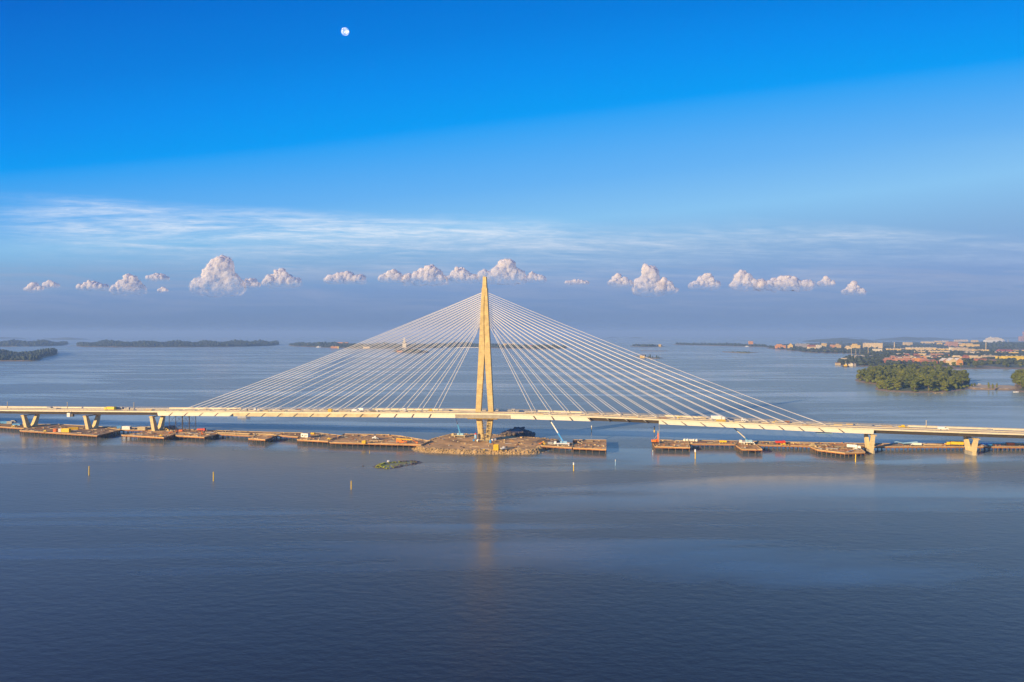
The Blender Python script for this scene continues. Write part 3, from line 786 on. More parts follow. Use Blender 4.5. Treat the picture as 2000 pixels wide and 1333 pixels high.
def p_excavator(m, name='excavator', reach=1.0):
    r = proto(name, 'excavator')
    for s in (-1, 1): MB().extr([(-1.7, .1), (1.7, .1), (2.0, .45), (1.7, .85), (-1.7, .85), (-2.0, .45)], (0, s*1.1, 0), (1, 0, 0), (0, 0, 1), (0, 1, 0), .55).build('track', tyre_m, r)
    MB().box((-.5, 0, 1.5), (3.4, 2.5, 1.0)).build('engine_housing', m, r)
    c = MB().box((.9, .7, 2.15), (1.3, 1.05, 1.6)).build('cab', m, r)
    MB().box((1.57, .7, 2.4), (.05, .85, .9)).box((.9, .15, 2.4), (.9, .05, .8)).build('window', glass_m, c)
    bo = MB().extr([(.9, 1.6), (1.3, 1.5), (3.6*reach, 4.1), (5.9*reach, 3.7), (5.9*reach, 4.1), (3.4*reach, 4.7)], (0, -.3, 0), (1, 0, 0), (0, 0, 1), (0, 1, 0), .4).build('boom', m, r)
    MB().extr([(5.6*reach, 4.3), (6.1*reach, 4.1), (6.6*reach, 1.6), (6.2*reach, 1.5)], (0, -.3, 0), (1, 0, 0), (0, 0, 1), (0, 1, 0), .34).build('dipper_arm', m, r)
    MB().extr([(6.0*reach, 1.7), (7.0*reach, 1.6), (6.9*reach, .6), (5.8*reach, .5), (5.6*reach, 1.1)], (0, -.3, 0), (1, 0, 0), (0, 0, 1), (0, 1, 0), 1.1).build('bucket', dark_steel, r)
    return r
def p_loader(m, name='wheel_loader'):
    r = proto(name, 'loader')
    MB().box((-1.6, 0, 1.6), (2.4, 1.9, 1.2)).box((.9, 0, 1.3), (2.6, 1.0, .8)).build('body', m, r)
    c = MB().box((-.1, 0, 2.5), (1.4, 1.4, 1.5)).build('cab', m, r); MB().box((.62, 0, 2.6), (.05, 1.2, .9)).build('window', glass_m, c)
    MB().extr([(1.0, 1.6), (3.4, .6), (3.6, .9), (1.1, 2.0)], (0, 0, 0), (1, 0, 0), (0, 0, 1), (0, 1, 0), 1.0).build('lift_arm', m, r)
    MB().extr([(3.3, .2), (4.4, .15), (3.9, .6), (3.5, 1.3)], (0, 0, 0), (1, 0, 0), (0, 0, 1), (0, 1, 0), 2.7).build('bucket', dark_steel, r)
    wheels(r, (-1.6, 1.5), 1.05, .75, .5); return r
def crane(loc, rz, tip, label, base_m=white_p, group='mobile cranes with blue telescopic booms', L=12, mid=.42):
    """mobile crane: carrier, cab, turntable and a telescopic boom to the world point tip"""
    r = empty('mobile_crane', loc, rz, label, 'crane', group); loc = Vector(loc)
    MB().box((0, 0, 1.15), (L, 2.7, .7)).build('carrier', base_m, r)
    c = MB().extr([(L/2 - 1.9, 1.5), (L/2, 1.5), (L/2, 2.1), (L/2 - .3, 2.9), (L/2 - 1.9, 2.9)], (0, 0, 0), (1, 0, 0), (0, 0, 1), (0, 1, 0), 2.5).build('driver_cab', base_m, r)
    MB().box((L/2 - .1, 0, 2.35), (.05, 2.1, .6)).build('windscreen', glass_m, c)
    wheels(r, [-L/2 + 1.2 + i*1.75 for i in range(int(L/2))], 1.15, .6, .4)
    for x in (-L/2 + .4, L/2 - 3.2):
        for s in (-1, 1): MB().box((x, s*2.4, .9), (.35, 2.6, .25)).box((x, s*3.6, .4), (.7, .7, .8)).build('outrigger', base_m, r)
    MB().box((-2.4, 0, 2.3), (3.4, 2.5, 1.6)).build('counterweight', lblue_p, r)
    MB().box((.2, 1.3, 2.5), (1.7, .95, 1.6)).build('crane_cab', lblue_p, r)
    inv = Matrix.Rotation(-rz, 3, 'Z'); tp = inv @ (Vector(tip) - loc); p0 = Vector((-1.2, 0, 2.7)); d = tp - p0
    bo = MB().tube(p0, p0 + d*mid, .72, .66, n=4).build('boom', blue_p, r)
    MB().tube(p0 + d*mid, p0 + d*.72, .56, n=4).build('inner_boom', white_p, bo)
    MB().tube(p0 + d*.72, tp, .44, n=4).build('boom_tip', lblue_p, bo)
    hz = Vector((d.x, d.y, 0)).normalized()*.4
    MB().tube(p0 + hz*4 - Vector((0, 0, .8)), p0 + d*.22, .28, n=6).build('lift_cylinder', grey_p, r)
    return r
def boards(label, px, py, L, Wd, H, rz, m, h=3.4, name='timber_stack', cat='timber stack', group=None, on=None):
    """stack of boards or beams on bearers"""
    b = MB(); nl = max(1, int(H/.4)); z = .15
    for x in (-L*.35, 0, L*.35): b.box((x, 0, .075), (.2, Wd, .15))
    for k in range(nl):
        n = max(2, int(Wd/.5))
        for i in range(n):
            if random.random() < .07 and k == nl-1: continue
            b.box((random.uniform(-.15, .15), -Wd/2 + (i+.5)*Wd/n, z + .17), (L*random.uniform(.93, 1), Wd/n*.88, .32))
        z += .36
    o = b.build(name, m); o.location = on if on is not None else at(px, py, h); o.rotation_euler = (0, 0, rz)
    return tag(o, label, cat, group)

P_yel = p_container(yellow_p); P_wht = p_container(white_p); P_blu = p_container(blue_p); P_gry = p_container(grey_p); P_tan = p_container(tan_p); P_orn = p_container(orange_p)
P_cab = p_cabin(white_p); P_cabY = p_cabin(yellow_p, 8, 3, 3); P_cabg = p_cabin(grey_p, 6, 2.6, 2.8)
P_van = p_van(); P_vang = p_van(grey_p)
P_lorY = p_truck(yellow_p, yellow_p); P_lorW = p_truck(white_p, white_p); P_tipR = p_truck(red_p, red_p, kind='tipper'); P_flat = p_truck(white_p, yellow_p, kind='flat')
P_mixW = p_truck(orange_p, white_p, kind='mixer')
P_exY = p_excavator(yellow_p); P_exO = p_excavator(orange_p); P_ldW = p_loader(white_p); P_ldY = p_loader(yellow_p)

TA = math.atan(-.155)     # direction of the bridge
def on_deck(px, off, dz=-.35):
    X = X_at_px(px, off); return bp(X, off, dz), math.atan(-.155 + 1.2e-4*X)
def put(P, px, py, label, rz=0.0, h=3.42, s=1.0, group=None):
    return dup(P, at(px, py, h), rz, label, group, (s,)*3 if not isinstance(s, tuple) else s)
def putd(P, px, off, label, rz=0.0, s=1.0, group=None):
    p, a = on_deck(px, off); return dup(P, p, a + rz, label, group, (s,)*3 if not isinstance(s, tuple) else s)

# --- on the bridge deck
putd(P_vang, 98.5, 3.0, 'grey van driving on the bridge deck above the leftmost V pier', s=(1.1, 1, .85))
putd(P_gry, 107, 2.0, 'long low grey container on the deck just behind the grey van', s=(.9, .9, .45))
putd(P_lorY, 215, -5.5, 'bright yellow box lorry parked on the deck left of the third V pier', rz=math.pi, s=(1.1, 1.1, .95))
putd(P_gry, 233, -1.0, 'dark grey container on the deck directly behind the yellow box lorry', s=(1.25, 1, 1.0))
putd(P_cabg, 251, -6.0, 'small pale cabin on the deck between the yellow lorry and a lamp post', s=(.35, .6, .95))
putd(P_gry, 478.5, -2.0, 'dark grey machine container on the deck left of the small white cabin', s=(.7, .8, .75))
putd(P_cab, 498.5, -6.0, 'small white upright cabin on the deck under the outer left cables', s=(.3, .5, .8))
putd(P_yel, 645, -6.0, 'small bright yellow container on the deck halfway between left pier and pylon', s=(.5, .9, .95))
putd(P_van, 696, -5.0, 'white van on the deck, nearer the camera of the two left of the pylon', s=(1.25, 1, .9))
putd(P_van, 703, 1.5, 'white van on the deck, on the far lane behind the other white van', s=(1.2, 1, 1.1), rz=math.pi)
putd(P_flat, 731, -2.5, 'flatbed lorry with red load boards on the deck left of the pylon', s=(.75, .9, .5))
putd(P_cab, 790, -3.0, 'small white square cabin on the deck under the steep left cables', s=(.32, .55, .95))
putd(P_ldY, 842, 0.0, 'small yellow loader on the deck close to the left of the pylon', s=.75)
putd(P_cabg, 1003, 3.0, 'pale grey cabin on the deck just right of the pylon', s=(.5, .8, .95))
putd(P_exY, 1325, 1.5, 'small yellow excavator on the deck right of the pylon, over open water', s=.45)
putd(P_lorW, 1402, .0, 'big white lorry on the deck under the right-hand cables', rz=0.1, s=(1.05, 1.1, 1.05))
putd(P_yel, 1408, -6.5, 'low yellow container on the deck in front of the big white lorry', s=(1.1, .8, .6))
putd(P_cab, 1452, -5.0, 'white square cabin on the deck right of the big white lorry', s=(.38, .55, .95))
putd(P_gry, 1476, -4.0, 'dark grey container on the deck right of the white square cabin', s=(.6, .8, .6))
putd(P_exY, 1511, 1.0, 'tan and yellow mini excavator on the deck near the outermost right cables', s=.42)
putd(P_tan, 1637, 2.0, 'low orange-brown container on the deck just beyond the last right cable', s=(.9, .8, .5))
putd(P_ldY, 1764, 1.0, 'yellow wheel loader with dark parts on the deck between the rightmost piers', s=(1.1, 1, .75))
putd(P_van, 1842, -1.0, 'white van on the deck left of the rightmost V pier', s=(1.25, 1, 1.05))
putd(P_vang, 1935, 2.0, 'small dark vehicle on the deck right of the rightmost V pier', s=(.8, .8, .6))
# stacked material all along the deck, counted outwards from the pylon
ORD = ['first', 'second', 'third', 'fourth', 'fifth', 'sixth', 'seventh', 'eighth', 'ninth', 'tenth', 'eleventh', 'twelfth', 'thirteenth', 'fourteenth', 'fifteenth', 'sixteenth', 'seventeenth', 'eighteenth']
for side, name_, xs in ((-1, 'left', [905, 868, 818, 806, 770, 752, 668, 618, 585, 552, 520, 455, 430, 402, 372, 345, 318, 290]), (1, 'right', [1030, 1056, 1076, 1100, 1128, 1168, 1205, 1240, 1290, 1345, 1375, 1430, 1495, 1540, 1575, 1660, 1690, 1735])):
    for i, x in enumerate(xs):
        off = random.choice([-7.6, -6.8, -4.0, 6.4, 7.2]); p, a = on_deck(x + random.uniform(-3, 3), off)
        m = random.choice([timber_new, tan_p, grey_p, rust, white_p, edge_c, timber_new])
        w = {'fresh timber': 'yellow timber', 'tan paint': 'tan', 'grey paint': 'grey', 'rusty steel': 'rust-brown', 'white paint': 'white', 'edge beam concrete': 'cream concrete'}[m.name]
        boards('%s material stack on the bridge deck, %s one to the %s of the pylon' % (w, ORD[i], name_), 0, 0, random.uniform(2.5, 8), random.uniform(1, 2), random.uniform(.5, 1.3), a, m, on=p, name='material_stack', cat='stack', group='stacks of building material on the bridge deck')
# lamp posts
lp = empty('lamp_post', (0, 0, -900), 0, 'prototype', 'lamp post'); PROTO.append(lp)
MB().tube((0, 0, 0), (0, 0, 5.2), .28, .2, n=8).build('post', tan_p, lp); MB().box((0, 0, .15), (.7, .7, .3)).build('foot_plate', grey_p, lp)
MB().box((.0, 0, 5.35), (.75, .5, .35)).build('lamp_head', tan_p, lp)
for x, lab in ((14.5, 'short pale lamp post on the deck at the left edge of the picture'), (131.6, 'short pale lamp post on the deck above the hanging inspection cabin'), (261.6, 'short pale lamp post on the deck right of the yellow box lorry'), (1809, 'short pale lamp post on the deck left of the rightmost white van')):
    p, a = on_deck(x, 9.2); dup(lp, p, a, lab, 'lamp posts on the bridge deck')
# inspection cabin hanging under the near edge
p, a = on_deck(137, -HW-1.2); X = X_at_px(137, -HW-1.2)
hc = empty('hanging_cabin', p + Vector((0, 0, -4.6)), a, 'white inspection cabin hanging under the near edge of the deck between two piers', 'cabin')
MB().box((-.9, 0, 1.1), (3.0, 2.0, 3.4)).build('wall', white_p, hc); MB().box((2.0, .3, .9), (2.6, 1.8, 2.6)).build('side_box', dark_steel, hc)
MB().box((-.9, 0, 2.88), (3.3, 2.3, .15)).build('roof', grey_p, hc)
for x in (-1.6, -.3):
    for z in (.3, 1.8): MB().box((x, -1.03, z), (.7, .05, .7)).build('window', grey_p, hc)
hg = MB()
for x in (-2.2, .4): hg.tube((x, 0, 2.9), (x, 1.2, 4.4), .1, n=6)
hg.build('hanger', dark_steel, hc)
# small blue suspended platform under the deck at the right-hand end of the cables
p, a = on_deck(1609, -2)
sp_ = empty('suspended_platform', p + Vector((0, 0, -5.6)), a, 'pale blue suspended work platform under the deck near the last right cable', 'platform')
MB().box((0, 0, 0), (11, 5, .25)).build('floor', lblue_p, sp_)
g = MB()
for x in (-5.3, 0, 5.3):
    for y in (-2.3, 2.3): g.tube((x, y, .1), (x, y, 1.6), .07, n=5)
for y in (-2.3, 2.3): g.tube((-5.3, y, 1.1), (5.3, y, 1.1), .05, n=5)
g.build('guard_rail', lblue_p, sp_)

# --- steel scaffold tower right of the third pier
def steel_tower():
    r = empty('scaffold_tower', at(356, 842, 3.3), TA, 'open steel scaffold tower with crossed braces standing right of the third V pier', 'scaffold')
    H = 16.2 - 3.3 + 1.2
    xs = (-9.5, -3.2, 3.5, 10.0); ys = (-4.5, 4.5)
    for x in xs:
        for y in ys: MB().tube((x, y, 0), (x, y, H), .26, n=8).build('leg', dark_steel, r)
    b = MB()
    for x0, x1 in zip(xs, xs[1:]):
        for y in ys:
            for z0, z1 in ((.6, H*.5), (H*.5, H)): b.tube((x0, y, z0), (x1, y, z1), .07, n=5).tube((x0, y, z1), (x1, y, z0), .07, n=5)
    for x in xs:
        for z in (.8, H*.5): b.tube((x, ys[0], z), (x, ys[1], z + H*.4), .07, n=5)
    b.build('cross_brace', dark_steel, r)
    MB().box((-1.5, -1, H + .15), (26, 13, .3)).build('platform', timber_new, r)
steel_tower()
# --- stair tower squeezed between the pylon legs
def stair_tower():
    c, l, t = frame(PX)
    r = empty('stair_tower', (PX, CY(PX), 2.95), TA, 'narrow scaffold stair tower climbing inside the V of the pylon legs', 'scaffold')
    H = 18.4; y0, y1 = -4.9, -3.0; lg = [(-2.4, y0), (2.4, y0), (-2.4, y1), (2.4, y1)]
    for x, y in lg: MB().tube((x, y, 0), (x, y, H), .1, n=6).build('standard', tan_p, r)
    n = 9
    for k in range(n):
        z = k*H/n; z1 = (k+1)*H/n; s = 1 if k % 2 else -1
        MB().extr([(-s*1.7, z), (-s*1.7, z+.2), (s*1.7, z1+.2), (s*1.7, z1)], (0, (y0+y1)/2, 0), (1, 0, 0), (0, 0, 1), (0, 1, 0), 1.0).build('stair_flight', dark_steel, r)
        MB().box((s*2.0, (y0+y1)/2, z1), (.9, 1.8, .12)).build('landing', timber_new, r)
        MB().tube((-2.4, y0, z1), (2.4, y0, z1), .05, n=5).tube((-2.4, y0, z), (2.4, y0, z1), .04, n=5).tube((-2.4, y0, z + 1), (2.4, y0, z + 1), .05, n=5).build('ledger', tan_p, r)
    pf = [(-.5, -.06), (1.2, -.06), (1.2, .06), (-.5, .06)]
    for k in range(9):
        z = 2.6 + k*1.9; x = leg_off(z + 3) - 3.4
        MB().box((x + .3, -3.2, z), (1.4, 1.2, .12)).box((x + .9, -3.7, z + .5), (.08, .08, 1.0)).build('bracket_platform', dark_steel, r)
stair_tower()

# --- cranes
tip = lambda px, py, d: Vector(((px-1000)/F*d, d, CAM_H - (py-HY)/F*d))
crane(at(896, 853.5, 2.7), TA + math.pi, tip(889, 812, 578), 'mobile crane with blue boom standing behind on the works island left of the pylon', tan_p, mid=.5)
crane(at(1097, 869.6, 3.4), TA + math.pi + .05, tip(1068, 811, 552), 'mobile crane with long blue boom at the right end of the works island', white_p, mid=.3)
crane(at(1458, 867, 3.4), TA + math.pi, tip(1431, 834, 530), 'mobile crane with pale boom on the jetty right of the piling rig', white_p, mid=.2, L=11)
# yellow telescopic loader left of the island
r = empty('boom_lift', at(785, 865.5, 3.4), TA, 'orange telescopic boom machine with its arm stretched out beside the works island', 'boom lift')
MB().extr([(-4, .5), (4, .5), (4, 1.5), (.5, 1.6), (-.5, 2.8), (-4.2, 3.0)], (0, 0, 0), (1, 0, 0), (0, 0, 1), (0, 1, 0), 2.5).build('body', orange_p, r)
wheels(r, (-2.8, 2.8), 1.1, .7, .45)
bo = MB().tube((-4.5, 0, 3.0), (8.5, 0, 2.7), .55, .4, n=4).build('boom', yellow_p, r)
MB().tube((8.5, 0, 2.7), (12.0, 0, .6), .3, .22, n=4).build('jib', orange_p, bo); MB().box((12.4, 0, .7), (1.2, 1.6, 1.1)).build('basket', orange_p, r)
# --- left jetties
put(P_blu, 9, 827.5, 'blue container at the very left edge of the picture', TA, s=(1.2, 1, .8))
put(P_gry, 20, 828, 'dark grey container right beside the leftmost blue container', TA, s=(.9, 1, .9))
put(P_vang, 28, 826, 'small grey van behind the blue flatbed on the leftmost jetty', TA)
put(P_blu, 33.5, 831, 'low blue container on the leftmost jetty, left of the first V pier', TA, s=(1.4, .9, .55))
put(P_ldY, 28, 834.5, 'low yellow loader at the front edge of the leftmost jetty', TA, s=(1, 1, .5))
put(P_ldY, 89, 844.5, 'small yellow loader left of the orange container', TA, s=.6)
put(P_orn, 108, 843.6, 'small orange container left of the big yellow one', TA, s=(.42, .9, 1.0))
put(P_gry, 113, 842.8, 'small grey container between the orange and the pale one', TA, s=(.4, .9, .95))
put(P_wht, 118, 843.6, 'small pale container touching the big yellow one', TA, s=(.4, .9, 1.0))
put(P_yel, 129, 844.4, 'big bright yellow container on the wide jetty between the two leftmost V piers', TA, s=(1.25, 1.0, 1.2))
put(P_yel, 143, 839.6, 'yellow container standing askew behind the big yellow one', TA + .5, s=(1.3, 1, .8))
put(P_blu, 234, 837, 'blue container left of the long white container', TA, s=(.7, 1, .8))
put(P_wht, 247.5, 839.6, 'long white container on the narrow jetty between second and third V pier', TA, s=(1.3, 1, 1.15))
put(P_tan, 278, 840.4, 'tan container on the narrow jetty left of the third V pier', TA, s=(1.25, 1.2, 1.1))
put(P_gry, 291, 838.2, 'grey container right behind the tan container', TA, s=(.7, 1, .9))
put(P_ldY, 315, 853.6, 'small yellow loader on the front edge of the pointed jetty', TA, s=.6)
put(P_vang, 325, 838.4, 'dark van right of the third V pier', TA, s=1.1); put(P_vang, 338, 837.6, 'dark van nearer the scaffold tower', TA + .2, s=1.2)
put(P_exY, 329, 842, 'small yellow excavator right of the foot of the third V pier', TA + math.pi, s=.5)
put(P_exO, 332, 847.2, 'orange excavator on the right arm of the pointed jetty', TA, s=.4); put(P_exO, 345, 844.4, 'small orange excavator left under the scaffold tower', TA + 2, s=.4)
put(P_orn, 354, 842.6, 'small red-orange container under the scaffold tower', TA, s=(.6, .7, .5))
put(P_tipR, 394, 842.6, 'red tipper truck on the cluttered jetty right of the scaffold tower', TA, s=(.75, .9, .9))
put(P_exO, 396, 849.3, 'bright orange excavator in front of the red tipper truck', TA + 2.6, s=.5)
for i, (x, y, L_) in enumerate(((352, 849, 7), (362, 846, 9), (368, 850, 8), (377, 847, 10), (384, 851, 7), (390, 845, 8), (410, 845.5, 9), (404, 849, 8), (300, 850, 8), (270, 850.5, 8), (64, 842, 6), (78, 838, 7), (96, 835.5, 6))):
    boards(['grey', 'tan', 'rust-brown'][i % 3] + ' beams laid on the left jetties, ' + ['furthest left under the scaffold tower', 'second under the scaffold tower', 'at the front under the tower', 'right leg of the tower', 'left of the orange excavator', 'left of the red tipper', 'right of the red tipper', 'right of the orange excavator', 'left foot of the third pier', 'at the tip of the pointed jetty', 'beside the first V pier', 'behind the small yellow loader', 'at the back edge of the wide jetty'][i], x, y, L_, 1.8, .7, TA + random.uniform(-.7, .7), [grey_p, timber_new, rust][i % 3], name='beam_stack', cat='beams', group='beams lying on the left jetties')
boards('long yellow timber stack on the dark jetty right of the scaffold tower', 449, 847, 22, 2.6, .9, TA, timber_new)
boards('second yellow timber stack, nearer the short timber jetty', 474, 848.4, 14, 2.4, 1.0, TA, timber_new)
boards('third yellow timber stack, behind the short timber jetty', 516, 849, 20, 2.2, .8, TA, timber_new)
put(P_cab, 597, 855, 'big white site cabin casting a long shadow on its square jetty', TA - .15, s=(.95, 1.3, 1.15))
put(P_yel, 610, 848.4, 'low yellow container behind the white site cabin', TA, s=(.7, 1, .5))
put(P_ldY, 643, 860, 'small dark and yellow machine between the two broad timber jetties', TA, s=.6)
for i, (x, y) in enumerate(((650, 858), (656, 856), (661, 854.6), (668, 853))):
    boards('dark steel bundle in the gap between the timber jetties, %s from the front' % ORD[i], x, y, 5, 2, .6, TA + .9, dark_steel, name='steel_bundle', cat='steel bundle', group='steel bundles between the timber jetties')
put(P_yel, 711, 866.4, 'small yellow container at the front edge of the broad timber jetty', TA, s=(.5, .9, .85))
put(P_ldW, 733, 859, 'pale blue and white loader on the broad timber jetty', TA, s=.9)
boards('pale beams in a row in front of the white loader', 735, 862, 12, 2.2, .6, TA, timber_new, name='beam_stack', cat='beams')
# --- works island
put(P_yel, 969, 879.5, 'bright yellow container standing near the front shore of the works island', TA, h=2.6, s=(.62, 1.2, 1.55))
put(P_ldW, 984, 879.6, 'white wheel loader right of the yellow container on the works island', TA + .5, h=2.6, s=.85)
put(P_ldY, 946, 880.3, 'tiny yellow machine left of the yellow container on the works island', TA, h=2.6, s=.35)
# mortar plant and tank beside the pylon
r = empty('mortar_silo', at(929, 862, 2.65), 0, 'pale red and blue silo on legs left of the pylon foot', 'silo')
MB().tube((0, 0, 2.6), (0, 0, 5.4), 1.0, n=14).tube((0, 0, 1.6), (0, 0, 2.597), .3, 1.0, n=14).build('tank', lblue_p, r)
MB().tube((0, 0, 5.4), (0, 0, 6.6), .98, .3, n=14).build('hopper_lid', red_p, r)
for x in (-.7, .7):
    for y in (-.7, .7): MB().tube((x*1.3, y*1.3, 0), (x, y, 3.2), .1, n=6).build('leg', blue_p, r)
MB().box((-1.6, -.3, .8), (1.4, 1.4, 1.6)).build('pump_box', blue_p, r)
MB().tube((.3, .3, 6.3), (.3, .3, 14.5), .07, n=5).build('fill_pipe', grey_p, r)
o = MB().tube((0, 0, 0), (0, 0, 2.3), .95, n=16).tube((0, 0, 2.302), (0, 0, 2.6), .95, .5, n=16).build('water_tank', blue_p); o.location = at(958, 865.6, 2.65); tag(o, 'round blue water tank at the right corner of the pylon foot', 'tank')
sk0 = None
def sack():
    b = MB().loft([[(x*q, y*q, z) for x, y in ((-.5, -.5), (.5, -.5), (.5, .5), (-.5, .5))] for z, q in ((0, .9), (.25, 1.08), (.75, 1.08), (1.0, .85), (1.05, .3))])
    for x in (-.3, .3): b.tube((x, -.3, 1.0), (x, .3, 1.2), .04, n=4)
    return b.build('bulk_sack', white_p)
SK = None
for (x, y, h, lab) in [(962.5, 861.5, 2.65, 'white bulk sack right of the pylon foot, closer to the pylon'), (967.5, 861, 2.65, 'white bulk sack right of the pylon foot, further from the pylon'), (934, 862.6, 2.65, 'white bulk sack left of the pylon plinth'),
                       (1337.5, 861.5, 3.4, 'first white bulk sack from the left on the straight right-hand jetty'), (1343, 861.6, 3.4, 'second white bulk sack from the left on the straight right-hand jetty'), (1349, 862, 3.4, 'third white bulk sack from the left on the straight right-hand jetty'), (1355, 862.1, 3.4, 'fourth white bulk sack from the left on the straight right-hand jetty'), (1361, 862.3, 3.4, 'fifth white bulk sack from the left on the straight right-hand jetty')]:
    if SK is None: SK = sack(); o = SK
    else: o = SK.copy(); COL.objects.link(o)
    o.location = at(x, y, h); o.scale = (1.8, 1.6, 1.5); o.rotation_euler = (0, 0, random.uniform(0, 1)); tag(o, lab, 'bulk sack', 'white bulk sacks')
put(P_exO, 1055, 868.5, 'orange digger beside the broad dark spoil heap', TA, h=2.7, s=.5)
put(P_exY, 1064, 869.5, 'yellow digger in front of the dark rubble heap', TA + 2.2, h=2.7, s=.55)
put(P_vang, 1077, 869.6, 'grey van parked between diggers and the blue-boomed crane', TA, h=2.7)
boards('rusty beams at the end jetty right of the works island', 1124, 864, 6, 2.5, 1.4, TA + 1.2, rust, name='beam_stack', cat='beams')
# --- right jetties
def rig(px, py, label):
    r = empty('piling_rig', at(px, py, 3.4), TA, label, 'piling rig')
    for s in (-1, 1): MB().extr([(-2.2, .1), (2.2, .1), (2.5, .5), (2.2, 1.0), (-2.2, 1.0), (-2.5, .5)], (0, s*1.4, 0), (1, 0, 0), (0, 0, 1), (0, 1, 0), .7).build('track', tyre_m, r)
    MB().box((-.8, 0, 2.0), (3.8, 2.8, 1.7)).build('engine_housing', orange_p, r); c = MB().box((1.3, .8, 2.2), (1.4, 1.1, 1.9)).build('cab', orange_p, r)
    MB().box((2.02, .8, 2.5), (.05, .9, 1.0)).build('window', glass_m, c)
    MB().box((2.4, -.2, 4.3), (.8, .8, 7.0)).build('leader', orange_p, r); MB().box((2.4, -.2, 8.8), (.55, .55, 2.0)).build('hammer', tan_p, r)
    MB().tube((-1, 0, 2.8), (2.2, -.2, 6.6), .16, n=6).build('backstay', grey_p, r)
rig(1279, 866, 'orange crawler piling rig at the end of the jetty facing the gap')
r = empty('slender_mast', at(1287.5, 868.5, 3.4), 0, 'tall thin pinkish mast standing beside the piling rig up to the deck', 'mast')
MB().tube((0, 0, 0), (0, 0, 17.5), .13, .09, n=6).build('pole', tan_p, r); MB().box((0, 0, .2), (1.0, 1.0, .4)).build('foot', grey_p, r)
r = empty('yellow_mast', at(1283, 860.5, 3.4) + Vector((0, 10, 0)), 0, 'short thick yellow mast with a blue head behind the piling rig', 'mast')
MB().tube((0, 0, 0), (0, 0, 5), .16, n=6).build('stem', dark_steel, r); MB().tube((0, 0, 5), (0, 0, 9.2), .45, n=8).build('pole', yellow_p, r); MB().box((0, 0, 9.8), (1.1, 1.1, 1.0)).build('head', lblue_p, r)
put(P_yel, 1412, 863.9, 'low yellow container at the back of the straight jetty with the sacks', TA, s=(.9, .7, .5))
put(P_ldY, 1407, 866.6, 'tiny orange machine at the front of the jetty right of the sacks', TA, s=.35)
put(P_tipR, 1524, 868, 'red tipper truck on the straight jetty between crane and wide ragged jetty', TA, s=(.75, 1, 1.0))
put(P_ldY, 1532, 870, 'low yellow loader in front of the red tipper truck', TA, s=(.9, 1, .5))
boards('orange-brown beams laid lengthwise right of the red tipper truck', 1562, 869.6, 18, 2, .7, TA, rust, name='beam_stack', cat='beams')
boards('cream boards at the back edge of the jetty right of the red tipper truck', 1545, 866.4, 14, 1.2, .8, TA, timber_new)
boards('long cream board stack at the back edge of the wide ragged jetty', 1570, 866.6, 16, 1.0, 1.1, TA, timber_new)
heap(1587, 871.2, 9, 4, 2.0, tan_p, 'orange sand heap at the left corner of the wide ragged jetty', h=3.4)
put(P_lorW, 1668, 876, 'white lorry parked on the wide ragged jetty beside the fourth V pier', TA - .5, s=(1.0, .9, .75))
put(P_ldW, 1672, 879, 'small white loader in front of the parked white lorry', TA, s=.55)
for i, (x, y, rz) in enumerate(((1610, 874, .6), (1625, 877, -.6), (1640, 873, .4), (1648, 880, .2), (1660, 882, .9), (1603, 870, .1), (1632, 869, 0))):
    boards('%s beam bundle scattered on the wide ragged jetty, %s from the left end' % (['brown', 'grey', 'tan'][i % 3], ORD[[1, 2, 4, 5, 6, 0, 3][i]]), x, y, 9, 1.6, .6, TA + rz, [rust, grey_p, tan_p][i % 3], name='beam_stack', cat='beams', group='beam bundles on the wide ragged jetty')
# lying crane boom, pale blue and white
r = empty('dismantled_crane_boom', at(1770, 869.5, 3.5), TA, 'long pale blue and white dismantled boom lying on the right-hand jetty', 'crane boom')
MB().tube((-12, 0, .5), (-7, 0, 2.4), .3, n=4).tube((-7, 0, 2.4), (-2, 0, 1.2), .35, n=4).build('folded_jib', lblue_p, r)
MB().tube((-2, 0, 1.2), (8, 0, 2.3), .5, .6, n=4).build('main_boom', lblue_p, r); MB().extr([(3, .3), (10.5, .3), (10.5, 1.9), (5, 1.9)], (0, -.6, 0), (1, 0, 0), (0, 0, 1), (0, 1, 0), 1.6).build('trailer_bed', white_p, r)
wheels(r, (4, 8.5), 1.0, .5, .35)
boards('orange-brown pipes on the jetty left of the yellow trailer', 1818, 870, 16, 1.6, .9, TA, timber_new, name='pipe_stack', cat='pipes')
boards('rusty pipes on the jetty directly left of the yellow trailer', 1836, 870.4, 9, 1.6, .9, TA, rust, name='pipe_stack', cat='pipes')
r = dup(P_lorY, at(1864, 870.6, 3.45), TA + math.pi, 'long yellow box lorry with a pale cab left of the rightmost V pier', None, (1.28, 1.1, .95))
put(P_blu, 1927, 869.6, 'low blue container right of the rightmost V pier', TA, s=(1.15, .9, .5))
put(P_orn, 1973, 869.8, 'orange container near the right edge of the jetty', TA, s=(.9, .9, .75)); put(P_tan, 1987, 869.6, 'cream container touching the orange container at the right edge', TA, s=(1.1, .9, .6))
boards('rusty beams between the blue and orange containers at the right', 1944, 869.8, 7, 1.4, .7, TA, rust, name='beam_stack', cat='beams')
# yellow float tied in front of the jetty
r = empty('mooring_float', at(1953.5, 879, 0), TA, 'glowing yellow mooring float in front of the rightmost jetty', 'float')
MB().tube((0, 0, -.6), (0, 0, 1.6), .5, .4, n=10).build('stem', dark_steel, r); MB().box((0, 0, 2.5), (3.4, 2.0, 1.7)).build('drum', yellow_p, r)
MB().tube((0, 0, 3.3), (0, 0, 4.0), .3, .1, n=8).build('top_cap', orange_p, r)

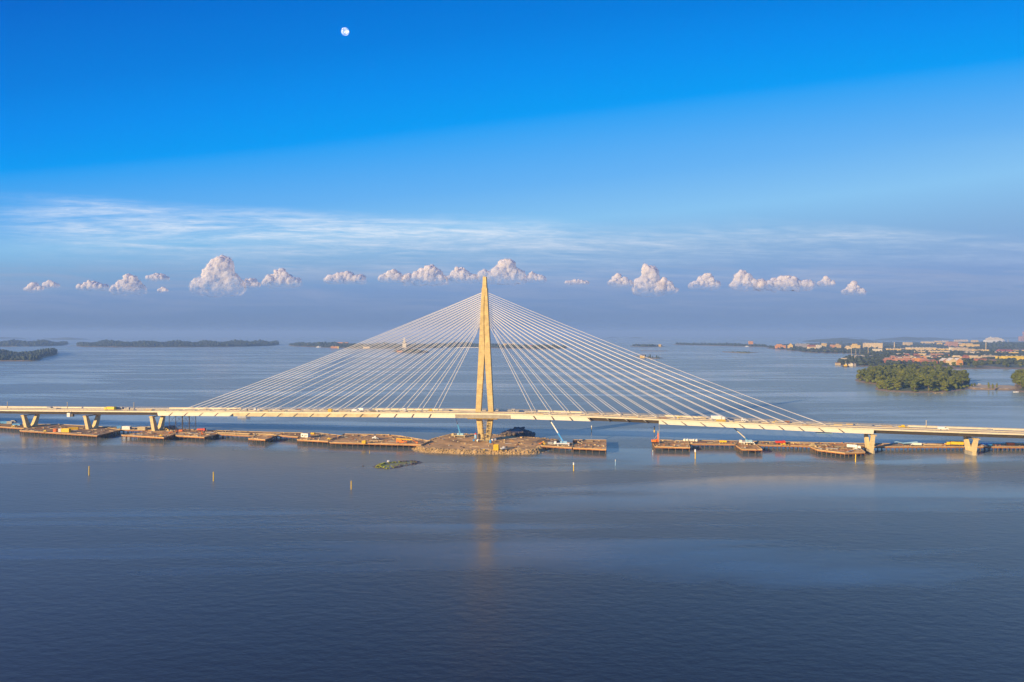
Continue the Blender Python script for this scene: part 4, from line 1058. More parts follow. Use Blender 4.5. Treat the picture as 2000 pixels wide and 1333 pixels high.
# --- buoys
def buoy_proto(m1, m2, top):
    r = empty('spar_buoy', (0, 0, -900), 0, 'prototype', 'buoy'); PROTO.append(r)
    MB().tube((0, 0, -1.5), (0, 0, 4.0), .42, .34, n=12).build('lower_tube', m1, r)
    MB().tube((0, 0, 4.0), (0, 0, 5.6), .36 if not top else .62, .32 if not top else .62, n=12).build('upper_tube', m2, r)
    MB().tube((0, 0, 5.6), (0, 0, 5.9), .18, .05, n=8).build('light', m2, r); return r
B_y = buoy_proto(yellow_p, yellow_p, False); B_w = buoy_proto(yellow_p, white_p, True); B_s = buoy_proto(lblue_p, white_p, False)
g = 'spar buoys marking the work area'
for P, x, y, s, lab in ((B_y, 174, 928.5, 1.0, 'yellow spar buoy alone in open water furthest to the left'), (B_y, 417, 940, .98, 'yellow spar buoy in open water between left edge and mossy islet'), (B_y, 686, 956, .85, 'yellow spar buoy nearest the camera, left below the mossy islet'),
        (B_y, 722, 886.5, .42, 'tiny yellow buoy between the broad timber jetty and the mossy islet'), (B_y, 1671, 903, 1.0, 'yellow spar buoy in front of the wide ragged jetty'),
        (B_w, 1120.5, 920, .95, 'white topped yellow spar buoy right of the works island'), (B_w, 1358, 896, 1.15, 'white topped yellow spar buoy in front of the sacks jetty'), (B_w, 1155.5, 842.5, .9, 'white topped buoy behind the bridge right of the end jetty'),
        (B_s, 1202, 909.5, .7, 'small white and pale blue buoy in the gap between the jetties'), (B_s, 1275, 890, .7, 'small pale buoy below the jetty with the piling rig')):
    o = dup(P, at(x, y, 0), 0, lab, g, (s*.8, s*.8, s))
# boats
def boat(px, py, L, label, m=white_p, rz=0.0, cabin=True):
    r = empty('motor_boat', at(px, py, 0), rz, label, 'boat'); b = L*.28
    MB().loft([[(-L/2, -b/2*.8, -.2), (-L/2, b/2*.8, -.2), (-L/2, b/2, L*.13), (-L/2, -b/2, L*.13)], [(L*.15, -b/2*.8, -.2), (L*.15, b/2*.8, -.2), (L*.15, b/2, L*.15), (L*.15, -b/2, L*.15)], [(L*.45, -b*.05, -.1), (L*.45, b*.05, -.1), (L*.5, b*.06, L*.2), (L*.5, -b*.06, L*.2)]]).build('hull', m, r)
    if cabin:
        MB().extr([(-L*.2, L*.12), (L*.2, L*.14), (L*.1, L*.27), (-L*.18, L*.27)], (0, 0, 0), (1, 0, 0), (0, 0, 1), (0, 1, 0), b*.7).build('cabin', white_p, r)
        MB().box((-L*.02, 0, L*.215), (L*.22, b*.72, L*.05)).build('window', glass_m, r)
    MB().tube((-L*.1, 0, L*.25), (-L*.1, 0, L*.5), .05, n=5).build('mast', grey_p, r); return r
boat(477, 816, 13, 'small white motor boat just below the deck among the left-hand cables', rz=.3)
boat(868, 679.5, 30, 'tiny white boat at the far shore behind the steep left cables')
boat(622, 679, 30, 'tiny white boat at the shore of the island with orange buildings')
boat(1459, 678, 26, 'tiny white boat below the orange house on the long wooded spit')
boat(1985, 766.4, 8, 'small pale rowing boat by the wood at the right edge', cabin=False)

# small loose stuff lying about on the jetties and the island
db = MB(); rd = random.Random(21)
for P, h in JPOLY + [([(p.x, p.y) for p in WP], 2.62)]:
    xs = [p[0] for p in P]; ys = [p[1] for p in P]; PA = np.array(P)
    ar = (max(xs) - min(xs))*(max(ys) - min(ys)); n = int(min(150, ar/22))
    for _ in range(n):
        x = rd.uniform(min(xs), max(xs)); y = rd.uniform(min(ys), max(ys))
        if not inside(x, y, P) or edge_dist(x, y, PA) < (1.2 if h > 3 else 7): continue
        k = rd.random(); mi = rd.randrange(5)
        if k < .5: db.box((x, y, h + .14), (rd.uniform(1.5, 6), rd.uniform(.2, .7), .28), TA + rd.choice((0, 0, 1.57, rd.uniform(0, 3))), mi)
        elif k < .8: db.box((x, y, h + .4), (rd.uniform(.6, 1.6), rd.uniform(.6, 1.2), rd.uniform(.5, 1.1)), rd.uniform(0, 3), mi)
        else: db.tube((x, y, h + .25), (x + rd.uniform(-3, 3), y + rd.uniform(-1, 1), h + .25), .2, n=6, m=mi)
tag(db.build('site_debris', [timber_new, dark_steel, rust, grey_p, tan_p]), kind='stuff')
# ================================================================ woods, islands and the town
def ico2():
    import bmesh
    bm = bmesh.new(); bmesh.ops.create_icosphere(bm, subdivisions=2, radius=1.0)
    V = np.array([v.co[:] for v in bm.verts]); Fc = np.array([[v.index for v in f.verts] for f in bm.faces]); bm.free(); return V, Fc
ICV, ICF = ico2()
def tree_proto(kind, k):
    H = {'d': 19, 'b': 17, 'c': 20, 'p': 15}[kind]*random.uniform(.9, 1.1)
    r = empty({'d': 'broadleaf_tree', 'b': 'birch_tree', 'c': 'conifer_tree', 'p': 'poplar_tree'}[kind], (0, 0, -900), 0, 'prototype', 'tree'); PROTO.append(r)
    MB().tube((0, 0, -1), (0, 0, H*.4), .32, .22, n=7).tube((0, 0, H*.4), (.2, .1, H*.8), .22, .08, n=6).build('trunk', bark, r)
    V = []; Fc = []
    lobes = []
    if kind in 'db':
        R0 = 4.6 if kind == 'd' else 3.6
        for i in range(13):
            f = random.random(); z = H*(.26 + .66*f); rad = R0*(1 - abs(f - .4)**1.5)*random.uniform(.35, .8); a = random.uniform(0, 6.28)
            lobes.append((math.cos(a)*rad, math.sin(a)*rad, z, random.uniform(1.7, 2.7)*(1.1 - .35*f)))
        lobes.append((0, 0, H*.5, 3.0)); lobes.append((0, 0, H*.78, 2.3))
    elif kind == 'c':
        for i in range(11):
            f = i/10; lobes.append((random.uniform(-.5, .5), random.uniform(-.5, .5), H*(.16 + .78*f), 3.3*(1 - f)**.8 + .5))
    else:
        for i in range(9):
            f = i/8; lobes.append((random.uniform(-.3, .3), random.uniform(-.3, .3), H*(.12 + .8*f), 1.5*math.sin(math.pi*(.15 + .75*(1-f))) + .35))
    n0 = 0
    for x, y, z, q in lobes:
        vs = ICV*(1 + rng.uniform(-.22, .18, (len(ICV), 1)))*q*np.array([.82, .82, .78]) + np.array([x, y, z])
        V.append(vs); Fc.append(ICF + n0); n0 += len(vs)
    V = np.concatenate(V); Fc = np.concatenate(Fc)
    # leaf sprays over every lobe
    LV = []; LF = []; n = n0
    for x, y, z, q in lobes:
        for _ in range(int(30*q)):
            d = Vector((random.gauss(0, 1), random.gauss(0, 1), random.gauss(.15, 1))).normalized()
            p = Vector((x, y, z)) + d*q*random.uniform(.78, 1.22); s = random.uniform(.35, .75)
            u = d.cross(Vector((random.gauss(0, 1), random.gauss(0, 1), random.gauss(0, 1)))).normalized()*s; w = (d + Vector((random.gauss(0, .6), random.gauss(0, .6), random.gauss(0, .6)))).normalized().cross(u)*.9
            LV += [p - u, p + w*.8, p + u]; LF.append((n, n+1, n+2)); n += 3
    V = np.concatenate([V, np.array([v[:] for v in LV])]); Fc = np.concatenate([Fc, np.array(LF)])
    me = fast_mesh('crown', V, Fc, {'d': leaf_a, 'b': leaf_c, 'c': leaf_b, 'p': leaf_c}[kind]); attach(bpy.data.objects.new('crown', me), r)
    return r
TP = {'d': [tree_proto('d', k) for k in range(5)], 'b': [tree_proto('b', k) for k in range(3)], 'c': [tree_proto('c', k) for k in range(2)], 'p': [tree_proto('p', 0)]}

def wood_mesh(name, pts, size=(7, 11), hr=(9, 14), base=None, kind_prob=.15, mat_=None, group=None, label=None):
    """a far wood that reads as one mass"""
    V = []; Fc = []; n0 = 0; nv = len(ICV)
    for (x, y, z) in pts:
        q = random.uniform(*size)/2; h = random.uniform(*hr)*(.85 + .3*math.sin(x/37. + y/53.))*random.choice((.8, 1, 1, 1.25))
        con = random.random() < kind_prob
        v = ICV*(1 + rng.uniform(-.3, .25, (nv, 1)))
        v = v*np.array([q*(.7 if con else 1), q*(.7 if con else 1), h*.5*(1.15 if con else 1)])
        if con: v[:, :2] *= np.clip(1.1 - (v[:, 2:3]/(h*.5)), .15, 1.6)*.8
        a = random.uniform(0, 6.28); ca, sa = math.cos(a), math.sin(a)
        v = np.stack([v[:, 0]*ca - v[:, 1]*sa + x, v[:, 0]*sa + v[:, 1]*ca + y, v[:, 2] + z + h*.5], 1)
        V.append(v); Fc.append(ICF + n0); n0 += nv
    me = fast_mesh(name, np.concatenate(V), np.concatenate(Fc), mat_ or far_leaf)
    o = bpy.data.objects.new(name, me); COL.objects.link(o); return tag(o, kind='stuff')
def scatter(P, n, inset, prof, spacing, avoid=None, tries=14):
    PA = np.array([[p[0], p[1]] for p in P]); x0, y0 = PA.min(0); x1, y1 = PA.max(0); out = []; cell = {}
    for _ in range(n*tries):
        if len(out) >= n: break
        x = random.uniform(x0, x1); y = random.uniform(y0, y1)
        k = (int(x//spacing), int(y//spacing))
        if any((x-a)**2 + (y-b)**2 < spacing**2 for i in (-1, 0, 1) for j in (-1, 0, 1) for a, b in cell.get((k[0]+i, k[1]+j), ())): continue
        if not inside(x, y, P): continue
        d = edge_dist(x, y, PA)
        if d < inset: continue
        if avoid and avoid(x, y): continue
        cell.setdefault(k, []).append((x, y)); z = prof(d); z = 1.2 + (z - 1.2)*float(relief(x, y)) if z > 1.2 else z; out.append((x, y, z + sea(x, y)))
    return out
def mkprof(h, slope=.25, d0=6):
    return lambda d: max(-4.0, min(1.2, -.8 + d*.35)) if d < d0 else 1.2 + h*(1 - math.exp(-(d - d0)*slope/max(h, .1)))
def back(poly, py, dep, off=0):
    # close an outline seen edge-on: near shore given in pixels, far shore dep metres behind
    near = [at(x, y, 0) for x, y in poly]
    far = [Vector((p.x*(1 + dep/p.y), p.y + dep*random.uniform(.8, 1.1))) for p in near[::-1]]
    return [p.xy for p in near] + far
def wooded_island(name, woodname, near, dep, hill, n, size, hr, spacing, inset=12, mats=None, kp=.2, jit=.3):
    pts = back(near, 0, dep); pr = mkprof(hill, .12)
    P = land(name, pts, pr, mats or [shore_m, ground_m], split=10, jit=jit)
    PA = smooth_poly(pts, 1)
    T = scatter([(p.x, p.y) for p in PA], n, inset, pr, spacing)
    if T: wood_mesh(woodname, T, size, hr, kind_prob=kp)
    return PA, pr
random.seed(11)
# left near island with its point
wooded_island('near_left_island', 'woodland', [(-330,706),(-150,707),(0,705.5),(60,706),(85,704),(86,700),(102,696),(119,692.5)], 620, 13, 2600, (8, 13), (11, 17), 9)
# hazy hill island far left
wooded_island('hazy_left_island', 'woodland', [(-300,677),(-100,677.5),(60,677),(110,676),(130,674.5)], 900, 36, 1500, (18, 30), (12, 20), 24)
wooded_island('sandbar', 'woodland', [(126,675.8),(136,676.3),(148,676)], 60, .2, 0, (5, 6), (3, 4), 10)
# the long wooded island
wooded_island('long_wooded_island', 'woodland', [(146,677.2),(200,678.3),(300,678.5),(420,678),(500,677),(547,674.5)], 620, 27, 3400, (13, 21), (12, 20), 13)
# fort island behind the left cables
wooded_island('fort_island', 'woodland', [(568,676.5),(620,679),(700,681.5),(780,681.5),(860,680),(900,678.6),(935,677.5)], 560, 17, 1700, (11, 18), (9, 15), 17, kp=.1)
wooded_island('fort_foreland', 'woodland', [(757,686),(775,688.8),(800,690),(838,690),(843,687)], 110, 7, 420, (9, 14), (9, 13), 9, mats=[rock_d, ground_m])
wooded_island('eastern_fort_island', 'woodland', [(900,679),(950,680),(1010,681.5),(1060,682.5),(1108,681)], 420, 11, 650, (11, 18), (8, 13), 20)
wooded_island('small_pale_island', 'woodland', [(1229,677),(1262,678.3),(1299,677.5)], 160, 8, 170, (13, 20), (9, 13), 16, inset=25)
wooded_island('low_skerry', 'woodland', [(1251,685.6),(1280,686.6),(1304,686.3)], 40, .6, 0, (5, 6), (3, 4), 10, mats=[shore_m, shore_m])
wooded_island('long_wooded_spit', 'woodland', [(1314,673.8),(1370,675),(1420,676.5),(1480,678),(1506,679)], 330, 9, 520, (12, 19), (8, 13), 20, inset=20)
wooded_island('brown_skerry', 'woodland', [(1409,688),(1440,690),(1468,690.4),(1483,688.5)], 90, 4, 60, (8, 12), (4, 6), 12, mats=[shore_m, moss_m], inset=22)
# far faint land on the horizon
for i, (nm, near, dep, hill) in enumerate((('horizon_island', [(75,663.5),(120,664),(180,663.5)], 900, 40), ('horizon_island', [(1180,660.2),(1212,660.2)], 500, 16), ('horizon_island', [(1221,661),(1256,661)], 500, 16),
        ('horizon_island', [(1560,668),(1620,669),(1716,668)], 1100, 46), ('horizon_island', [(1700,665),(1780,666),(1870,664)], 1300, 70), ('horizon_island', [(1640,660.5),(1682,660.5)], 500, 20), ('horizon_island', [(1890,661.5),(1960,661.5),(2100,661.5)], 900, 18), ('horizon_island', [(905,661.5),(945,661.5)], 500, 10), ('horizon_island', [(-150,662),(-40,662.5),(60,662)], 900, 25))):
    pts = back(near, 0, dep); land(nm, pts, mkprof(hill, .15), [ground_m], jit=.3)

# islet with the yellow house
PA, pr = wooded_island('house_islet', 'woodland', [(1232,694.8),(1250,699),(1272,701),(1296,700.5)], 70, 2.0, 0, (5, 6), (3, 4), 10, mats=[rock_m, ground_m])
gi = 'pine trees on the islet with the yellow house'
pines = [(1262,699,1.0),(1267,699.5,.8),(1271,699.7,1.2),(1276,700,.7),(1284,700,1.0),(1288,700,.7),(1247,697.5,.5)]
for x, y, s in pines:
    dup(random.choice(TP['c']), at(x, y, 1.6) + Vector((0, 12, 0)), random.uniform(0, 6), 'dark pine tree on the rocky islet with the yellow house', gi, (s*.8, s*.8, s*.62))

# ---- buildings
FOOT = []
def gable(L, Wd, z0, rise, ov=.4):
    return [( -Wd/2 - ov, z0), (Wd/2 + ov, z0), (0, z0 + rise)]
def building(x0, x1, yb, yt, wall, roof, label, kind='building', shape='flat', dep=14, h=4.0, rz=None, group=None, cat='building', chim=0):
    p = at((x0 + x1)/2, yb, h); D = p.y; Wd = (x1 - x0)/F*D; H = max(2.5, (yb - yt)/F*D)
    rz = random.uniform(-.12, .12) if rz is None else rz
    r = empty(kind, p + Vector((0, dep/2, 0)), rz, label, cat, group)
    FOOT.append((p.x, p.y, Wd/2, dep))
    if shape == 'gable':
        hw = H*.62
        MB().box((0, 0, hw/2 - .5), (Wd, dep, hw + 1)).build('wall', W[wall], r)
        b = MB().extr([(-dep/2 - .4, hw), (dep/2 + .4, hw), (0, H)], (0, 0, 0), (0, 1, 0), (0, 0, 1), (1, 0, 0), Wd + .8)
        ro = b.build('roof', roof, r)
    elif shape == 'gable_end':
        hw = H*.6
        MB().box((0, 0, hw/2 - .5), (Wd, dep, hw + 1)).extr([(-Wd/2, hw), (Wd/2, hw), (0, H - .3)], (0, 0, 0), (1, 0, 0), (0, 0, 1), (0, 1, 0), dep - .1).build('wall', W[wall], r)
        b = MB()
        for s in (-1, 1): b.extr([(s*(Wd/2 + .6), hw - .3), (s*(Wd/2 + .6), hw + .1), (0, H + .3), (0, H - .1)][::s], (0, 0, 0), (1, 0, 0), (0, 0, 1), (0, 1, 0), dep + 1)
        ro = b.build('roof', roof, r)
    elif shape == 'step':
        MB().box((0, 0, H*.36 - .5), (Wd, dep, H*.72 + 1)).box((-Wd*.12, 0, H*.86), (Wd*.5, dep*.8, H*.28)).build('wall', W[wall], r)
        ro = MB().box((0, 0, H*.72 + .2), (Wd + .5, dep + .5, .4)).box((-Wd*.12, 0, H + .2), (Wd*.5 + .4, dep*.8 + .4, .4)).build('roof', roof, r)
    else:
        MB().box((0, 0, H/2 - .5), (Wd, dep, H + 1)).build('wall', W[wall], r)
        b = MB().box((0, 0, H + .72), (Wd + .5, dep + .5, .45))
        ro = b.build('roof', roof, r)
        if Wd > 22:
            q = MB()
            for k in range(int(Wd/16)): q.box((-Wd/2 + 9 + k*16, random.uniform(-2, 3), H + 1.6), (random.uniform(2.5, 5), 3, random.uniform(.9, 1.8)))
            q.build('roof_vent', roof_w, ro)
    for k in range(chim):
        MB().box((-Wd*.3 + k*Wd*.6/max(1, chim - 1) if chim > 1 else Wd*.2, .5, H + .6), (.9, .9, 1.6)).build('chimney', W['brick'], ro)
    return r
Bd = building
random.seed(5)
# town shore and mainland ground
main = [(1488,679.5),(1516,683),(1549,686),(1580,689.5),(1649,691),(1700,692.5),(1690,695.5),(1662,697.5),(1645,701),(1636,707),(1624,714.5),(1670,716.2),(1697,716),(1712,717.5),(1750,720),(1821,720.3),(1900,721),(2000,720.5),(2150,722),(2500,728)]
mpts = [at(x, y, 0).xy for x, y in main] + [Vector((6200, 6200)), Vector((4700, 7200)), Vector((4100, 7000)), Vector((3300, 6600)), Vector((2500, 5800)), Vector((2150, 5350))]
mprof = lambda d: max(-4.0, min(1.6, -.8 + d*.3)) if d < 8 else 1.6 + 2.4*(1 - math.exp(-(d - 8)/25))
MP = land('town_ground', mpts, mprof, [shore_m, ground_m], step=14, jit=.2, split=14)
# west shore of town
Bd(1516,1535,680.5,672.7,'orange',roof_d,'orange block at the left end of the town shore',shape='step',dep=22)
Bd(1540,1548.6,681,670.6,'yellow',roof_d,'tall narrow yellow house right of the orange block',shape='gable_end',dep=14)
Bd(1555,1581,679,672,'grey',roof_w,'pale grey-green low block behind trees between yellow house and red roofed one')
Bd(1579,1594,683,674,'cream',roof_r,'cream building with steep red roof on the town shore',shape='gable',chim=2,dep=18)
Bd(1595,1605,681.5,674,'white',roof_d,'white block just right of the red-roofed shore building')
Bd(1606,1615,677,671,'yellow',roof_d,'small yellow block peeping over trees behind the white one')
Bd(1623,1632,680,673.8,'orange',roof_d,'orange-yellow cube, left of a similar one')
Bd(1633,1643,679.5,671.8,'ochre',roof_d,'ochre block right of the orange-yellow cube',shape='step')
Bd(1611,1620,686,682,'yellow',roof_d,'low yellow boathouse near the town shore',shape='gable')
Bd(1629.5,1635.5,689,685,'red',roof_r,'bright red shed at the water edge of the town shore',shape='gable_end',h=2,dep=8)
Bd(1652.5,1664,683.5,676,'cream',roof_w,'cream block behind the tallest thin mast',shape='step')
Bd(1665.6,1680.5,681.5,671.8,'yellow',roof_r,'pale yellow square mansion with low reddish roof',shape='step',dep=24)
Bd(1690,1723.5,681,670.6,'cream',roof_w,'large cream hospital-like building with a small central turret',chim=1,dep=24)
Bd(1707,1723,688,682,'white',roof_w,'white low building in front of the large cream one')
Bd(1765,1783,675,669,'cream',roof_w,'pale building on the wooded ridge beside the thick chimney')
for i, (x0, x1, yb, yt, w_, la) in enumerate(((1800,1825,671,667.4,'cream','long cream roofline on the ridge, left of the purple-brown block'),(1826,1840,669,666,'yellow','small yellow roofline high on the ridge'),(1841.5,1853,669,665.4,'white','white block high on the ridge above the purple-brown one'),
     (1831.5,1841,674,670,'yellow','small yellow block among ridge trees'),(1846,1851.5,676,672.4,'ochre','tiny ochre block left of the purple-brown one'),(1865,1891,667.5,663.8,'cream','long pale warehouse on the skyline left of the white ship'),(1898,1911,668.5,664.6,'yellow','yellow warehouse on the skyline left of the white ship'))):
    Bd(x0, x1, yb, yt, w_, roof_w if i % 2 else roof_d, la)
Bd(1852.5,1871.5,677.5,668,'pale_brick',roof_b,'big purple-brown block on the ridge',dep=30)
Bd(1879,1913,678,671,'yellow',roof_b,'wide yellow building with two wings on the ridge',shape='step',dep=26)
Bd(1872,1879,675,670,'white',roof_w,'small white block between purple-brown and yellow ones')
# long industrial blocks
Bd(1733,1778,686,681.6,'yellow',roof_w,'very long low pale yellow hall, left one of the pair',dep=36,rz=0)
Bd(1777.8,1829,686,679.4,'cream',roof_w,'very long cream hall, taller right one of the pair',dep=40,rz=0)
Bd(1829.3,1856,686.5,681.4,'yellow',roof_w,'low yellow hall extending the long cream one',dep=30,rz=0)
Bd(1790,1855,691,685.8,'cream',roof_d,'long cream terrace with rows of windows under the industrial halls',dep=16,rz=0)
Bd(1856.3,1860.5,688,678.6,'white',roof_w,'slim bright tower at the end of the long halls',shape='flat',dep=12)
Bd(1860.8,1872,687,680,'yellow',roof_w,'yellow block immediately right of the slim bright tower')
Bd(1872.5,1904,687.5,679,'beige',roof_b,'big beige hall right of the slim tower',dep=40,shape='step')
Bd(1904.3,1932,688,683.2,'yellow',roof_b,'low yellow wing running right from the beige hall',dep=20,rz=0)
Bd(1885,1913,692,688,'white',roof_w,'low white shed row in front of the beige hall')
Bd(1943,1990,692,687.8,'yellow',roof_d,'long low yellow shed under the red-roofed hall',dep=20)
Bd(1956.5,1979,688.5,682.4,'red',roof_r,'hall with a faded red roof near the right edge',shape='gable',dep=34)
Bd(1987,2012,688,681.4,'yellow',roof_d,'yellow building with dark roof at the right edge above the red-roofed hall',shape='gable',dep=26)
# bright yellow barracks
Bd(1964,2060,706.5,696,'bright_yellow',roof_d,'long bright yellow barracks with two rows of windows at the right edge',dep=18,rz=.0)
Bd(1951,1963,705,696,'bright_yellow',roof_d,'short bright yellow wing left of the long barracks',dep=16)
# cream row and brick quarter
Bd(1863,1884,701.5,694.8,'cream',roof_w,'cream terrace left of the red gabled house',shape='step')
Bd(1884.3,1893.5,702,693.8,'brick',roof_r,'red gabled house standing between two cream terraces',shape='gable_end')
Bd(1893.8,1921,702,694.8,'cream',roof_w,'cream terrace right of the red gabled house',shape='step')
Bd(1921.5,1948,701.5,694.6,'beige',roof_d,'beige terrace ending at the tall dark tree beside the barracks')
Bd(1908,1928,708,701,'brick',roof_b,'brick block above the shore trees, left of its lower neighbour')
Bd(1928.5,1947,708.5,702,'pale_brick',roof_b,'lower pale brick block left of the barracks',shape='gable')
Bd(1842,1855,712,700,'pale_brick',roof_w,'pale brick block with cream trim, left one of three at the shore',shape='gable_end',dep=18)
Bd(1855.3,1868,713,699.6,'cream',roof_w,'cream fronted block, middle one of three at the shore',shape='gable_end',dep=18)
Bd(1868.3,1881,713,700,'orange',roof_w,'orange-brown block, right one of three at the shore',shape='gable_end',dep=18)
Bd(1730,1752,708.5,699.5,'brick',roof_w,'brick block with rounded left corner at the left end of the brick quarter',dep=16,shape='step')
Bd(1752.4,1768,709,700,'pale_brick',roof_w,'pale brick block second from the left in the front brick row')
Bd(1768.4,1785,709.5,699.6,'brick',roof_w,'dark brick block in the middle of the front brick row',shape='step')
Bd(1785.4,1801,709.5,700,'orange',roof_w,'orange brick block right of the middle in the front row')
Bd(1801.4,1817,710,700,'brick',roof_w,'brick block with white roof strips in the front row',shape='step')
Bd(1817.4,1831,710.5,702,'brick',roof_b,'shaded brick block at the right end of the front brick row',shape='gable_end')
row2 = ['brick','white','pale_brick','cream','brick','orange','white','brick','cream','pale_brick']
adj = ['with a white roof', 'with a brown roof', 'with a dark roof']
cn = {'brick': 'red brick', 'white': 'white', 'pale_brick': 'pale brick', 'cream': 'cream', 'orange': 'orange'}
x = 1742
for i in range(9):
    w = [12, 10, 14, 9, 12, 11, 12, 13, 11][i]
    Bd(x, x + w - .6, 702.5, 695.2 + .4*(i % 3), row2[i], [roof_w, roof_b, roof_d][i % 3], "%s block, %s roof, %s from left in the brick quarter's second row" % (cn[row2[i]], ['white', 'brown', 'dark'][i % 3], ORD[i]), shape=['step', 'gable', 'flat'][i % 3]); x += w
x = 1752
for i in range(9):
    w = [11, 13, 10, 12, 12, 9, 13, 11, 12][i]; c_ = row2[(i*3 + 1) % 10]
    Bd(x, x + w - .6, 697, 690.6 + .5*(i % 2), c_, [roof_b, roof_w, roof_d][i % 3], "%s block, %s roof, %s from left in the brick quarter's back row" % (cn[c_], ['brown', 'white', 'dark'][i % 3], ORD[i]), shape=['gable', 'step', 'flat'][(i + 1) % 3]); x += w
Bd(1776.5,1788,721.5,714,'yellow',roof_d,'yellow villa half hidden behind the wooded island, left of the taller one',shape='gable',h=2)
Bd(1808,1820,724,714.8,'yellow',roof_b,'taller yellow villa half hidden behind the wooded island',shape='gable_end',h=2)
Bd(1821.5,1825.5,717,713.8,'bright_yellow',roof_d,'tiny bright yellow hut at the shore',shape='gable',h=1.5,dep=5)
# marina point
Bd(1663,1704,699.5,695.4,'grey',roof_w,'long grey boat shed on the marina point',dep=20,h=2.5,rz=0)
Bd(1665,1681,703,698.8,'yellow',roof_d,'low yellowish shed below the long boat shed',h=2.5)
Bd(1643,1662,705,700,'beige',roof_w,'low beige storehouse at the tip of the marina',h=2.5,shape='step')
Bd(1633.6,1642,712.5,708,'beige',roof_b,'small tan hut at the outer end of the point',shape='gable',h=1.5,dep=8)
Bd(1660,1666,715,708.5,'white',roof_d,'white gabled house on the point, left one of two',shape='gable_end',h=1.5,dep=9)
Bd(1666.6,1672,715,709,'grey',roof_d,'grey gabled house on the point, right one of two',shape='gable_end',h=1.5,dep=9)
# far tower at right edge
r = Bd(1994,2010,666,657,'pale_brick',roof_b,'brown brick tower block on the skyline at the right edge',shape='flat',dep=40,rz=0,cat='tower')
D = r.location.y
MB().box((12/F*D*.0 + 2.2/F*D, 0, (666-647.5)/F*D/2), (5.5/F*D, 26, (666-647.5)/F*D)).build('tower_shaft', W['pale_brick'], r)
# fort island houses
Bd(658,680,674,669,'orange',roof_r,'long orange building on the ridge of the fort island',h=9,dep=14)
Bd(646,658,680.5,677,'orange',roof_r,'low orange building near the shore of the fort island',h=4,dep=12)
Bd(658.5,662,680.8,676.6,'yellow',roof_r,'small yellow tower-like house beside the low orange building',h=4,dep=10)
Bd(600,605,675,671.6,'yellow',roof_d,'small yellow house among trees at the left of the fort island',h=6,dep=10)
Bd(775,785,688,684.6,'orange',roof_r,'orange-pink house at the front shore below the church',h=3,dep=10,shape='gable')
Bd(709,722,681,677.8,'cream',roof_w,'cream shore building behind the uppermost left cables',h=4,dep=10)
for i, (a, b_, la) in enumerate(((983,990,'left'), (994,999,'middle'), (1000,1006,'right'))): Bd(a, b_, 677, 671.5, 'yellow', roof_w, 'yellow block just right of the pylon on the eastern fort island, %s of three' % la, h=8, dep=14)
Bd(1034,1040,679,674,'orange',roof_r,'orange house on the eastern fort island behind the right cables',h=6,dep=10,shape='gable')
Bd(1287,1291,677,672.8,'yellow',roof_w,'small yellow lookout house on the little treed island',h=4,dep=10)
Bd(1463,1471,672.5,667,'orange',roof_r,'orange house above the trees of the long wooded spit',h=16,dep=12)
Bd(1250.5,1259,699,692.8,'yellow',roof_d,'yellow wooden house on the small rocky islet',shape='gable',h=1.6,dep=7,chim=1,cat='house')
# church with tower
D0 = at(790, 681, 6); s_ = D0.y/F
r = empty('church', at(790, 679, 9), 0, 'white church with a tall domed tower on the fort island', 'church')
MB().box((0, 0, 4*s_), (7.5*s_, 6*s_, 10*s_)).build('nave', W['white'], r)
MB().box((0, -1*s_, 9.5*s_), (3.6*s_, 3.6*s_, 15*s_)).build('tower', W['white'], r)
MB().tube((0, -1*s_, 17*s_), (0, -1*s_, 19.0*s_), 1.7*s_, 1.0*s_, n=12).tube((0, -1*s_, 19.01*s_), (0, -1*s_, 20.5*s_), .5*s_, .15*s_, n=10).build('dome', roof_w, r)
MB().extr([(-3.4*s_, 9*s_), (3.4*s_, 9*s_), (0, 11*s_)], (0, 0, 0), (0, 1, 0), (0, 0, 1), (1, 0, 0), 7.8*s_).build('roof', roof_d, r)
# quay beside the pylon foot of the far shore
q0 = at(915, 679.6, 0); sq = q0.y/F
tag(MB().box((0, 0, 1.2), (46*sq, 10, 3.0)).build('stone_quay', white_p), 'long pale quay wall on the far shore left of the pylon', 'quay').location = q0
# masts and chimneys
for x, yb, yt, w, lab, m in ((1663,700,676,.7,'tallest thin mast standing on the marina point',tan_p),(1671.5,701,682,.6,'thin mast just right of the tallest one',tan_p),(1679.5,698,679,.5,'slender mast behind the low yellowish shed',grey_p),(1695.6,697,679,.9,'mast beside the long grey boat shed',tan_p),
        (1746.8,683,669,1.9,'thick pale chimney behind the left end of the long halls',tan_p),(1925.6,690,669.4,1.5,'tall concrete chimney right of the beige hall',tan_p),(1969,674,663.6,1.2,'thin chimney on the wooded hill below the white ship',grey_p)):
    p = at(x, yb, 2.5); k = p.y/F
    r = empty('tall_mast' if w < 1.5 else 'chimney', p, 0, lab, 'mast' if w < 1.5 else 'chimney')
    MB().tube((0, 0, -1), (0, 0, (yb-yt)*k), w*k*.55, w*k*.4, n=10).build('shaft', m, r); MB().tube((0, 0, -1), (0, 0, 1.5), w*k, n=10).build('foot', conc_grey, r)
    MB().tube((0, 0, (yb-yt)*k), (0, 0, (yb-yt)*k + 1.5), w*k*.55, n=8).build('top_collar', grey_p, r)
